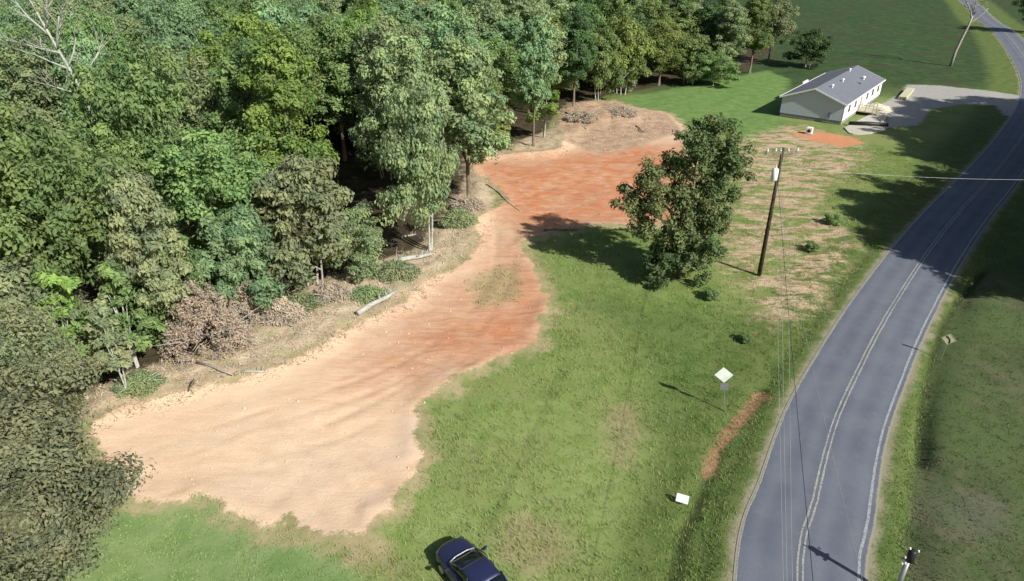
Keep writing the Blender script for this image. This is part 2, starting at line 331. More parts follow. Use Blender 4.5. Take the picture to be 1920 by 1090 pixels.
edge = g.mix(g.rmap(n_mid, .3, .7), (.300, .265, .140), (.420, .320, .210))
col = g.mix(g.math('MULTIPLY', mask('dirt', 4.5, .6, off=-.9, amp2=1.2), .75), col, edge)
col = g.mix(mask('dirt', 2.2, .22, amp2=.9), col, dc)
col = g.mix(g.math('MULTIPLY', mask('weed', 2.4, .6), .55), col, (.270, .260, .140))
col = g.mix(mask('hpatch', 1.4, .4), col, (.540, .250, .130))
col = g.mix(mask('ditch', .7, .3), col, (.028, .035, .014))
col = g.mix(mask('scar', 2.0, .25, amp2=1.0), col, (.290, .165, .100))
col = g.mix(mask('verge', 1.3, .35), col, g.mix(n_fine, (.230, .215, .150), (.330, .290, .210)))
grv = g.mix(g.rmap(n_fine, .3, .7), (.260, .255, .245), (.440, .430, .410))
col = g.mix(mask('gravel', 1.6, .5), col, grv)
col = g.mix(g.math('MULTIPLY', mask('patch', 3, 1.0, amp2=1.5), .45), col, (.130, .125, .105))
col = g.mix(g.math('MULTIPLY', g.rmap(n_vf, .3, .75), .22), col, (.05, .045, .03), 'MIX')
hgt = g.math('ADD', g.math('MULTIPLY', n_fine, .5), g.math('ADD', g.math('MULTIPLY', n_vf, .25), g.math('MULTIPLY', g.math('MULTIPLY', n_str, .45), mask('dirt', 1.6, .12))))
g.bump(hgt, .55, .10)
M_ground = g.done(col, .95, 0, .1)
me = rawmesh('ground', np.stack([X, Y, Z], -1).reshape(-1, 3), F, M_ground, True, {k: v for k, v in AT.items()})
tag(obj('ground', me), kind='structure')
# ---------------------------------------------------------------- road
def ribbon(name, line, off0, off1, z, mat, cat=None, parent=None, ncross=1, wob=0.0, skip=None, crown=0.0):
    t = np.gradient(line, axis=0); t /= np.linalg.norm(t, axis=1)[:, None]; nrm = np.stack([t[:, 1], -t[:, 0]], -1)
    V = []
    for i, (p, q) in enumerate(zip(line, nrm)):
        for k in range(ncross + 1):
            o = off0 + (off1 - off0) * k / ncross
            if wob and k in (0, ncross): o += wob * (vnoise(np.array([i * .35 + 50 * k]), np.array([3.0]))[0] - .5)
            V.append((p[0] + q[0] * o, p[1] + q[1] * o, z + crown * (1 - min(1, abs(o) / ROADW) ** 2)))
    n = ncross + 1
    F = [(i * n + k, (i + 1) * n + k, (i + 1) * n + k + 1, i * n + k + 1) for i in range(len(line) - 1) for k in range(ncross)]
    return obj(name, rawmesh(name, V, [f[::-1] for f in F], mat, True), parent)
rr = N('asphalt'); a1 = rr.noise(.35, 4, .6); a2 = rr.noise(25, 4, .7); a3 = rr.noise(1.2, 5, .65, rr.coord((1, 1, 1)), 1.5)
ac = rr.mix(rr.rmap(a1, .35, .65), (.098, .112, .150), (.134, .150, .190)); ac = rr.mix(rr.rmap(a2, .35, .75), ac, (.072, .084, .116)); ac = rr.mix(rr.math('MULTIPLY', rr.rmap(a3, .56, .7), .4), ac, (.160, .165, .180))
wl = rr.attr('lane'); ac = rr.mix(rr.math('MULTIPLY', wl, .35), ac, (.165, .178, .210)); ac = rr.mix(rr.rmap(rr.math('ADD', rr.attr('edge'), rr.math('MULTIPLY', rr.math('SUBTRACT', a3, .5), .8)), .45, .75), ac, (.250, .240, .190)); rr.bump(a2, .3, .01); M_road = rr.done(ac, .8, 0, .35)
dense = smooth_line(ROADC, 40)
ro = ribbon('road', dense, -ROADW, ROADW, 0.0, M_road, ncross=28, wob=.0, crown=.05)
_o = np.tile(np.linspace(-ROADW, ROADW, 29), len(dense)); _l = np.repeat(np.arange(len(dense)), 29)
for nm, vv in (('lane', sum(np.exp(-((_o - c) / .35) ** 2) for c in (-2.1, -.75, .75, 2.1))), ('edge', sstep(ROADW - .30, ROADW, np.abs(_o)) )):
    a_ = ro.data.attributes.new(nm, 'FLOAT', 'POINT'); a_.data.foreach_set('value', vv.astype(np.float32)); tag(ro, kind='structure')
def paint(name, col):
    n = N(name); f = n.noise(9, 5, .7); return n.done(n.mix(n.rmap(f, .42, .68), col, (.12, .13, .15)), .7, 0, .2)
M_yel = paint('faded_yellow_paint', (.33, .33, .29)); M_wht = paint('faded_white_paint', (.31, .33, .35))
for a, b, mt in ((-.16, -.07, M_yel), (.07, .16, M_yel), (2.42, 2.55, M_wht), (-2.74, -2.68, M_yel)):
    t = ribbon('road_marking', dense, a, b, .006, mt, parent=ro, wob=.03, crown=.05)
# ---------------------------------------------------------------- vegetation builders
def leaf_cards(P, Nrm, size, tint, droop=0.0, seed=0, aspect=.55):
    r = np.random.default_rng(seed); n = len(P); Nrm = Nrm / (np.linalg.norm(Nrm, axis=1)[:, None] + 1e-9)
    a = r.normal(size=(n, 3)); a -= (a * Nrm).sum(1)[:, None] * Nrm; a[:, 2] -= droop; a -= (a * Nrm).sum(1)[:, None] * Nrm * .7
    a /= np.linalg.norm(a, axis=1)[:, None] + 1e-9; b = np.cross(Nrm, a); s = size * r.uniform(.45, 1.55, n)[:, None]
    V = np.stack([P, P + a * s * .5 + b * s * aspect * .5, P + a * s - Nrm * s * .18, P + a * s * .5 - b * s * aspect * .5], 1).reshape(-1, 3)
    return V, np.arange(4 * n).reshape(n, 4), np.repeat(np.clip(tint, 0, 1), 4)
def crown_mesh(name, seed, Rr, base, top, nl=9, clumps=90, per=130, size=.26, shape='round', droop=.3, rag=.35):
    """crown made of leaf clumps standing on several lobes, leaving gaps between them"""
    r = np.random.default_rng(seed); L = []; mid = (base + top) / 2; hh = (top - base) / 2
    for i in range(nl):
        th = 2 * math.pi * (i * .618 + r.uniform(-.1, .1)); v = (i + .5) / nl
        zz = base + hh * .35 + (top - base - hh * .6) * v
        prof = {'round': math.sqrt(max(0, 1 - ((v - .42) / .75) ** 2)), 'tall': .9 - .25 * v, 'cone': 1.05 - .85 * v, 'umbrella': .45 + .6 * v}[shape]
        rad = Rr * prof * r.uniform(.35, .72)
        L.append((rad * math.cos(th), rad * math.sin(th), zz, Rr * r.uniform(.34, .52) * (prof * .6 + .4)))
    L.append((0, 0, top - Rr * .36, Rr * .42)); L = np.array(L); P = []; NN = []; T = []
    w = L[:, 3] ** 2; w = w / w.sum()
    for c in range(clumps):
        l = L[r.choice(len(L), p=w)]; d = r.normal(size=3); d[2] = d[2] * .8 + .25; d /= np.linalg.norm(d)
        cc = l[:3] + d * l[3] * r.uniform(.72, 1.0 + rag); cr = Rr * r.uniform(.10, .24); ct = r.uniform(.1, .9)
        k = int(per * r.uniform(.6, 1.4)); q = r.normal(size=(k, 3)); q[:, 2] += .35; q /= np.linalg.norm(q, axis=1)[:, None]
        p = cc + q * (cr * r.uniform(.45, 1.08, k))[:, None] * [1.15, 1.15, .85]
        P.append(p); NN.append(q * .8 + r.normal(size=(k, 3)) * .45 + [0, 0, .35] + d * .3); T.append(ct + r.normal(size=k) * .16)
    k = clumps * per // 10; q = r.normal(size=(k, 3)); q /= np.linalg.norm(q, axis=1)[:, None]; l = L[r.choice(len(L), k, p=w)]
    P.append(l[:, :3] + q * (l[:, 3] * r.uniform(.3, 1.15, k))[:, None]); NN.append(q + r.normal(size=(k, 3)) * .6); T.append(r.uniform(.1, .6, k))
    P = np.vstack(P); keep = P[:, 2] > base * .55; V, F, t = leaf_cards(P[keep], np.vstack(NN)[keep], size * (1.22 if per != 150 or size > .3 else 1.1), np.concatenate(T)[keep], droop, seed)
    return rawmesh(name, V, F, LEAF['green'], False, {'tint': t}), L
def trunk_mesh(name, L, seed, r0, top, mat, stems=1, spread=.5, lean=0.0):
    r = random.Random(seed); m = MB()
    for s in range(stems):
        a = r.uniform(0, 6.3); bx, by = (spread * .5 * math.cos(a + s * 2.4), spread * .5 * math.sin(a + s * 2.4)) if stems > 1 else (0, 0)
        tx, ty = bx * 2.5 + lean + r.uniform(-.4, .4), by * 2.5 + r.uniform(-.4, .4); pts = []; rad = []
        for i in range(7):
            t = i / 6; pts.append((bx + (tx - bx) * t + r.uniform(-.1, .1) * t, by + (ty - by) * t + r.uniform(-.1, .1) * t, -.25 + (top * .82 + .25) * t)); rad.append(r0 * (1.25 if i == 0 else 1 - .78 * t) / (1 + .25 * (stems - 1)))
        m.tube(pts, rad, 7)
        for l in L[s::stems]:
            z0 = min(l[2] * .62, top * .6) * r.uniform(.8, 1.05); t = max(0, min(1, z0 / (top * .82))); p0 = (bx + (tx - bx) * t, by + (ty - by) * t, z0)
            p2 = (l[0] * .9, l[1] * .9, l[2]); p1 = tuple(p0[k] * .45 + p2[k] * .55 + (0, 0, .3)[k] for k in range(3)); m.tube([p0, p1, p2], [r0 * .42, r0 * .26, r0 * .1], 5)
    me = bpy.data.meshes.new(name); me.from_pydata(m.v, [], m.f); me.materials.append(mat)
    for p in me.polygons: p.use_smooth = True
    return me
PROTO = {}
def proto(key, **k):
    tr = dict(r0=k.pop('r0', .2), stems=k.pop('stems', 1), mat=k.pop('bark', M_bark), spread=k.pop('spread', .6))
    cm, L = crown_mesh('crown', **k); PROTO[key] = (cm, trunk_mesh('trunk', L, k['seed'], tr['r0'], k['top'], tr['mat'], tr['stems'], tr['spread']), k['top'])
proto('round_a', seed=1, Rr=4.6, base=3.4, top=14, nl=11, clumps=138, per=168, size=.27, shape='round', r0=.24)
proto('round_b', seed=2, Rr=4.4, base=3.0, top=14, nl=12, clumps=143, per=162, size=.25, shape='round', r0=.22)
proto('tall_a', seed=3, Rr=3.6, base=3.0, top=15, nl=13, clumps=143, per=156, size=.24, shape='tall', r0=.22)
proto('tall_b', seed=4, Rr=3.3, base=3.5, top=15, nl=12, clumps=132, per=156, size=.27, shape='tall', r0=.20, droop=.9)
proto('spread_a', seed=5, Rr=5.0, base=4.5, top=13, nl=12, clumps=149, per=156, size=.27, shape='umbrella', r0=.25)
proto('cone_a', seed=6, Rr=3.8, base=1.6, top=13, nl=13, clumps=138, per=156, size=.22, shape='cone', r0=.2)
proto('droopy', seed=7, Rr=3.9, base=2.6, top=13, nl=12, clumps=150, per=150, size=.26, shape='tall', r0=.16, stems=3, bark=M_palebark, droop=2.2, spread=1.0)
proto('edge', seed=8, Rr=3.2, base=1.1, top=9, nl=11, clumps=109, per=162, size=.24, shape='round', r0=.12, stems=3, bark=M_greybark, droop=.8, spread=1.2)
proto('edge_b', seed=9, Rr=3.0, base=.6, top=8, nl=10, clumps=103, per=150, size=.22, shape='round', r0=.10, stems=2, bark=M_greybark, droop=.5, spread=.8)
proto('sapling', seed=10, Rr=1.5, base=1.4, top=8, nl=8, clumps=42, per=80, size=.24, shape='tall', r0=.09, stems=2, bark=M_palebark, droop=.8, spread=.5, rag=.6)
proto('shrub', seed=12, Rr=1.7, base=.1, top=2.6, nl=7, clumps=45, per=90, size=.18, shape='round', r0=.05, stems=3, bark=M_greybark, droop=.2)
def tree(kind, x, y, h, rad, leaf, label, cat='tree', group=None, name='tree', rz=None, z=None, tilt=0.0):
    cm, tm, top = PROTO[kind]; s = h / top; base_r = {'round_a': 4.6, 'round_b': 4.4, 'tall_a': 3.6, 'tall_b': 3.3, 'spread_a': 5.0, 'cone_a': 3.8, 'droopy': 3.9, 'edge': 3.2, 'edge_b': 3.0, 'sapling': 1.5, 'shrub': 1.7}[kind]
    o = empty(name, (x, y, hz(x, y) - .05 if z is None else z), random.uniform(0, 6.28) if rz is None else rz, label, cat, group)
    o.rotation_euler.x = tilt; o.scale = (rad / base_r, rad / base_r, s)
    c = obj('crown', cm, o); c.material_slots[0].link = 'OBJECT'; c.material_slots[0].material = LEAF[leaf]; obj('trunk', tm, o)
    return o
# ---- edge and landmark trees: (base px, base py) on the photograph -> ground
EDGE = [
 ('droopy', 800, 470, 14.2, 3.7, 'grey', 'tall grey-green tree on slim pale stems, right of the dark hollow in the woods'),
 ('edge', 590, 548, 10.8, 4.0, 'vine', 'vine-draped olive-brown tree on thin stems, standing left of the dark hollow'),
 ('edge_b', 665, 528, 6.0, 2.6, 'grey', 'small leafy grey-green tree at the left lip of the dark hollow'),
 ('edge', 470, 590, 8.6, 3.1, 'cool', 'green tree leaning over the bank behind the tan brush heap'),
 ('tall_b', 330, 650, 12.5, 2.5, 'vine', 'narrow column of brownish vines rising above the pale-stemmed saplings'),
 ('edge', 70, 742, 9.2, 3.4, 'vine', 'rounded brown-grey vine-covered tree at the left frame edge'),
 ('sapling', 168, 725, 8.2, 1.9, 'bright', 'bright yellow-green sapling beside the vine-covered tree at far left'),
 ('sapling', 236, 748, 6.4, 1.3, 'vine', 'thin vine-hung sapling closest to the pale dirt'),
 ('sapling', 266, 690, 7.6, 1.6, 'green', 'pair of pale slender stems with sparse green leaves at the clearing edge'),
 ('edge_b', 330, 640, 7.2, 2.4, 'green', 'leafy green tree just left of the tan brush heap'),
 ('edge', 725, 330, 9.5, 3.0, 'deep', 'dark green tree at the back of the hollow'),
 ('tall_b', 905, 300, 12.0, 2.6, 'olive', 'olive tree at the left end of the red clay bank'),
 ('sapling', 925, 292, 7.5, 2.3, 'gold', 'yellowing sapling at the foot of the woods above the red clay'),
 ('tall_b', 1000, 280, 15.5, 2.9, 'cool', 'tall cool-green tree on straight pale trunks behind the red clay'),
 ('sapling', 1015, 262, 9.0, 2.4, 'bright', 'light green slender tree directly left of the dirt pile'),
 ('tall_a', 1075, 208, 14.5, 3.4, 'deep', 'dark green tree right behind the dirt pile'),
 ('edge', 1125, 190, 11.5, 3.6, 'olive', 'olive tree above the top edge of the dirt pile'),
 ('edge', 1165, 176, 13.0, 4.2, 'gold', 'yellow-green arching tree at the corner of the grass plot'),
 ('round_b', 1235, 160, 11.0, 4.6, 'gold', 'yellowish round tree on the edge of the woods beyond the dirt pile'),
 ('shrub', 1172, 172, 3.4, 2.2, 'vine', 'grey-brown shrub in front of the dark gap beyond the dirt pile'),
 ('edge', 1290, 158, 9.0, 4.0, 'olive', 'mottled olive tree along the plot edge left of the house'),
 ('edge_b', 1340, 160, 6.0, 4.0, 'green', 'low bushy green tree nearest the grass plot left of the house'),
 ('tall_a', 1355, 148, 13.5, 4.0, 'grey', 'tall grey-green tree at the right part of the tree line'),
 ('tall_a', 1405, 138, 14.0, 3.8, 'olive', 'brownish-olive tree at the right end of the tree line'),
 ('round_a', 1440, 118, 12.5, 4.2, 'vine', 'brown-tinged round tree, last one before the open field'),
]
placed = []
for k, px, py, h, rad, lf, lab in EDGE:
    x, y = G(px, py); tree(k, x, y, h, rad, lf, lab); placed.append((x, y, rad))
# trees behind, seen through their crowns: ground x, y
INNER = [
 ('round_a', -31.5, 46, 13.0, 4.6, 'green', 'broad green tree behind the pale-stemmed saplings'),
 ('round_b', -23.5, 49.5, 12.6, 4.5, 'green', 'mid-green round tree behind the tan brush heap'),
 ('tall_a', -37, 40.5, 12.0, 3.8, 'green', 'green tree at the left frame edge above the brown vine-covered tree'),
 ('cone_a', -24.0, 62, 16.5, 5.0, 'green', 'large green tree with a heavy crown left of the yellow-green giant'),
 ('tall_a', -19.2, 58.5, 17.6, 4.0, 'bright', 'tall yellow-green tree catching the light, left of the dark hollow'),
 ('round_b', -11.0, 66, 16.8, 4.6, 'grey', 'big grey-green tree behind the dark hollow'),
 ('tall_b', -4.5, 68, 15.8, 4.0, 'grey', 'grey-green tree with hanging sprays right behind the slim pale-stemmed tree'),
]
for k, x, y, h, rad, lf, lab in INNER: tree(k, x, y, h, rad, lf, lab); placed.append((x, y, rad))
placed.append((-39, 62, 7.5)); placed.append((-38, 57, 5))
# ---- the mass of the woods
kinds = ['round_a', 'round_b', 'tall_a', 'tall_b', 'spread_a', 'cone_a']
cnt = 0
ROWS = []
yy = 34.0
while yy < 158:
    xx = -74 - (yy - 34) * .62
    while xx < 74:
        x = xx + random.uniform(-1.6, 1.6); y = yy + random.uniform(-1.6, 1.6); xx += 6.9
        s = float(sdf(P_wood, np.array([x]), np.array([y]))[0])
        if s < 2.8 or float(sdf(P_hollow, np.array([x]), np.array([y]))[0]) > -2.2: continue
        if any(math.hypot(x - a, y - b) < (c * .62 + 2.2) for a, b, c in placed): continue
        depth = y * cP + 14 * sP; ux = 960 + FOC * x / depth
        if ux < -190 or ux > 2100: continue
        ROWS.append((x, y, ux))
    yy += 6.3
def tone_at(ux, y):
    r = random.random()
    if ux < 330 and y > 62: return 'cool' if r < .5 else 'grey' if r < .75 else 'green'
    if ux < 330: return 'olive' if r < .15 else 'bright' if r < .3 else 'green' if r < .75 else 'cool' if r < .88 else 'vine'
    if ux < 700: return 'green' if r < .45 else 'bright' if r < .6 else 'cool' if r < .85 else 'grey'
    if ux < 1000: return 'grey' if r < .35 else 'green' if r < .7 else 'cool' if r < .9 else 'olive'
    return 'olive' if r < .3 else 'deep' if r < .6 else 'grey' if r < .8 else 'green' if r < .9 else 'gold'
TONE = dict(cool='cool green', grey='grey-green', green='mid-green', olive='olive', vine='brownish', bright='yellow-green', deep='dark green', gold='yellowing')
SHAPE = dict(round_a='round', round_b='bushy', tall_a='tall', tall_b='drooping', spread_a='flat-topped', cone_a='pointed')
def region(ux, y):
    a = 'by the bare snag' if ux < 260 else 'left of the yellow-green tree' if ux < 480 else 'above the dark hollow' if ux < 860 else 'above the red clay' if ux < 1100 else 'by the open field'
    b = 'front' if y < 52 else 'middle' if y < 84 else 'back' if y < 120 else 'farthest'
    return a, b
PLAN = []
for x, y, ux in ROWS:
    k = random.choice(kinds); lf = tone_at(ux, y); a, b = region(ux, y)
    PLAN.append((x, y, ux, k, lf, f'{TONE[lf]} {SHAPE[k]} tree, {b} rows {a}'))
for x, y, ux, k, lf, lab in PLAN:
    same = sorted(p[2] for p in PLAN if p[5] == lab); i = same.index(ux); n = len(same)
    if n > 1: lab += ', ' + ('left one' if i == 0 else 'right one' if i == n - 1 else 'middle one' if n == 3 else ['', 'second', 'third', 'fourth', 'fifth', 'sixth', 'seventh', 'eighth'][i] + ' from left')
    tree(k, x, y, random.uniform(12.2, 17.0), random.uniform(4.1, 5.3), lf, lab, group='trees of the woods left of the clearing')
print('woods', len(PLAN))
# ---- foreground tree at the lower left
cm, L = crown_mesh('crown', seed=31, Rr=4.5, base=1.6, top=10.6, nl=18, clumps=420, per=150, size=.17, shape='round', droop=.2, rag=.04)
tm = trunk_mesh('trunk', L, 31, .24, 10.6, M_bark)
t = empty('tree', (-20.6, 20.4, hz(-20.6, 20.4)), 0, 'large dense dusty-green tree in the bottom left corner beside the lawn', 'tree')
c = obj('crown', cm, t); c.material_slots[0].link = 'OBJECT'; c.material_slots[0].material = LEAF['ever']; obj('trunk', tm, t)
cm2, L2 = crown_mesh('crown', seed=33, Rr=4.4, base=1.4, top=9.5, nl=13, clumps=220, per=150, size=.17, shape='round', droop=.2, rag=.2)
t = empty('tree', (-26.0, 27.5, hz(-26, 27.5)), 0, 'grey-green tree at the left frame edge, just above the large dusty-green one', 'tree')
c = obj('crown', cm2, t); c.material_slots[0].link = 'OBJECT'; c.material_slots[0].material = LEAF['vine']; obj('trunk', trunk_mesh('trunk', L2, 33, .2, 9.5, M_bark), t)
# ---- lone tree in the middle: several ragged tufts on forked stems
def lone_tree():
    bx, by = G(1272, 522); o = empty('tree', (bx, by, hz(bx, by)), 0, 'lone ragged tree with open forked crown between the red clay and the pole', 'tree')
    lob = [(.2, 0, 11.6, 1.9, 1), (1.6, 1.2, 12.4, 1.7, 1), (2.6, .3, 11.0, 1.7, 1), (3.1, .8, 9.3, 1.7, 1), (2.2, .2, 7.4, 2.0, 1), (-1.4, .5, 10.3, 1.0, 0), (-3.2, 0, 9.2, 1.3, 0), (-2.0, -.3, 7.9, 1.5, 0),
           (-4.6, .3, 7.2, 1.1, 0), (-3.3, .2, 6.4, 1.3, 0), (-3.0, .2, 4.9, 1.1, 0), (-.3, .3, 8.6, 1.5, 0), (.6, -.2, 6.2, 1.9, .4), (-.4, -.6, 3.4, 1.8, .6), (1.3, -.7, 3.6, 2.0, 1), (.6, -.9, 2.0, 1.7, 1), (-1.0, -.3, 4.8, 1.4, .3), (1.8, .2, 5.3, 1.7, .7)]
    r = np.random.default_rng(77); P = []; NN = []; T = []
    for lx, ly, lz, lr, gr in lob:
        for c in range(int(15 * lr)):
            d = r.normal(size=3); d[2] += .2; d /= np.linalg.norm(d); cc = np.array([lx, ly, lz]) + d * lr * r.uniform(.35, 1.05); cr = r.uniform(.35, .7); k = int(r.uniform(60, 130))
            q = r.normal(size=(k, 3)); q[:, 2] += .3; q /= np.linalg.norm(q, axis=1)[:, None]
            P.append(cc + q * (cr * r.uniform(.3, 1.1, k))[:, None]); NN.append(q + r.normal(size=(k, 3)) * .5 + [0, 0, .3]); T.append(np.clip(r.uniform(.2, .8) * .55 + (1 - gr) * .35 + r.normal(size=k) * .1, 0, 1))
    V, F, t = leaf_cards(np.vstack(P), np.vstack(NN), .25, np.concatenate(T), .4, 5)
    n = N('mixed_olive_green_leaves'); cc = n.mix(n.attr('tint'), (.080, .150, .052), (.235, .235, .105)); n.done(cc, .6, 0, .25)
    tr = n.t.nodes.new('ShaderNodeBsdfTranslucent'); n.put(cc, tr.inputs['Color']); mx = n.t.nodes.new('ShaderNodeMixShader'); mx.inputs[0].default_value = .28
    n.t.links.new(n.b.outputs[0], mx.inputs[1]); n.t.links.new(tr.outputs[0], mx.inputs[2]); n.t.links.new(mx.outputs[0], n.out.inputs[0])
    o.scale = (1.03, 1.03, .94); obj('crown', rawmesh('crown', V, F, n.m, False, {'tint': t}), o)
    m = MB(); fork = [((0, 0, -.2), (.1, 0, 1.5), (.2, 0, 3.4)), ((.2, 0, 3.3), (.9, .2, 7), (1.6, .8, 12.0)), ((.2, 0, 3.2), (-.6, .2, 6.5), (-1.4, .4, 10.2)), ((.1, 0, 2.6), (-1.4, .1, 5.2), (-4.2, .2, 7.0)), ((.7, .1, 6), (2.0, .4, 8), (3.0, .6, 10.4)), ((.2, 0, 2.5), (.9, -.3, 3), (1.6, -.7, 3.8)), ((-1, .1, 6), (-2.2, 0, 7.4), (-3.2, 0, 9.0)), ((.4, 0, 5), (.3, 0, 8), (.2, 0, 11.4))]
    for i, f in enumerate(fork): m.tube(f, [.22, .18, .14] if i == 0 else [.13, .08, .03], 7)
    m.build('trunk', M_bark, o, True)
lone_tree()
x, y = G(1240, 532); tree('shrub', x, y, 2.8, 2.0, 'deep', 'dark green bush at the foot of the lone ragged tree, left side', 'shrub', name='bush')
x, y = G(1310, 500); tree('shrub', x, y, 3.0, 2.1, 'green', 'green bush at the foot of the lone ragged tree, right side', 'shrub', name='bush')
x, y = G(1512, 128); tree('edge_b', x, y, 7.5, 4.2, 'deep', 'dark round tree standing alone on the grass behind the house', 'tree')
# ---- leafless trees
def branches(m, p, d, ln, r0, depth, r, up=.2, minr=.012):
    n = 4; pts = [Vector(p)]; rad = [r0]; d = Vector(d).normalized()
    for i in range(n):
        d = (d + Vector((r.uniform(-1, 1), r.uniform(-1, 1), r.uniform(-.6, 1) * .8 + up * .3)) * .16).normalized(); pts.append(pts[-1] + d * ln / n); rad.append(max(minr, r0 * (1 - .55 * (i + 1) / n)))
    m.tube(pts, rad, 6 if r0 > .06 else 4)
    if depth:
        for i in range(1, n + 1):
            for k in range(1 if i < n else 2):
                if r.random() < .2 and i < n: continue
                a = r.uniform(0, 6.28); s = Vector((math.cos(a), math.sin(a), r.uniform(.1, .8))); nd = (d * .75 + s * .75).normalized()
                branches(m, pts[i], nd, ln * r.uniform(.45, .7), max(minr, rad[i] * .62), depth - 1, r, up, minr)
def bare(label, x, y, dirs, mat, seed, trunk, r0, nm='bare_tree', depth=2, ln=4.5):
    o = empty(nm, (x, y, hz(x, y)), 0, label, 'dead tree' if 'dead' in label else 'tree'); r = random.Random(seed)
    m = MB(); m.tube([Vector(p) for p in trunk], [r0 * (1 - .11 * i) for i in range(len(trunk))], 8); m.build('trunk', mat, o, True)
    b = MB()
    for p, d in dirs: branches(b, p, d, ln * r.uniform(.8, 1.1), r0 * .45, depth, r)
    b.build('limbs', mat, o, True)
sx, sy = G(158, 330)
bare('bare dead snag with pale bleached branches rising from the top left canopy', -38.6, 64, [((-1.5, 0, 14.6), (-1, 0, .5)), ((-1.1, 0, 13.4), (.8, .1, 1)), ((-1.5, 0, 14.8), (.5, .2, 1)), ((-2.0, 0, 16.2), (.3, -.2, 1)), ((-2.3, 0, 17.4), (-.9, 0, .7)), ((-1.9, 0, 16.0), (-1, 0, .25)), ((-2.9, 0, 19.4), (-.2, 0, 1)), ((-2.5, 0, 18.0), (.4, 0, 1)), ((-.9, 0, 12.2), (-1, 0, .25))], M_palebark, 4, [(0, 0, -.3), (0, 0, 4), (-.3, 0, 8), (-.8, 0, 12), (-1.5, 0, 14.7), (-2.2, 0, 17), (-3.0, 0, 19.8)], .24, 'dead_tree', ln=3.4)
x, y = G(1782, 124)
bare('leafless tree with forked pale limbs and dark trunk beyond the driveway', x, y, [((1.5, 0, 9.5), (-.6, 0, 1)), ((1.5, 0, 9.5), (.5, 0, 1)), ((1.5, 0, 9.6), (.1, .3, 1)), ((1.2, 0, 8.4), (.9, 0, .6))], M_greybark, 9, [(0, 0, -.3), (.2, 0, 3), (.8, 0, 6), (1.3, 0, 8), (1.6, 0, 10)], .34, ln=5.0)
x, y = G(1940, 62); tree('round_b', x, y, 12, 5.5, 'deep', 'dark tree beside the distant road bend at the top right corner')
# ---- trees across the road, outside the frame, whose shade falls on the road
SH = [(52, 42, 14.5, 5.6), (51.5, 46, 15.5, 5.4), (52, 50.5, 16, 5.2), (54, 55.5, 17, 4.8), (57, 49, 17, 5.8), (58.5, 60, 16.5, 5.6), (62, 55, 17, 5.8), (64, 65, 15, 6), (69, 60, 16, 6.2), (70, 71, 14.5, 6.2), (76, 68, 16, 6.4), (76, 78, 17, 6.6), (83, 75, 20, 6.5), (78, 85, 22, 6.8), (84, 90, 22, 6.8), (86, 82, 22, 6.8), (90, 96, 22, 6.5), (94, 88, 22, 6.5), (100, 98, 22, 6.5), (73, 80.5, 19, 5.6), (49, 46.5, 14.5, 5.2), (50.5, 53, 15, 5), (67, 76, 14, 5.6)]
for i, (x, y, h, rad) in enumerate(SH):
    tree(kinds[i % 6], x, y, h, rad, 'green', 'roadside tree across the road whose shade falls over the asphalt', group='trees across the road casting shade')
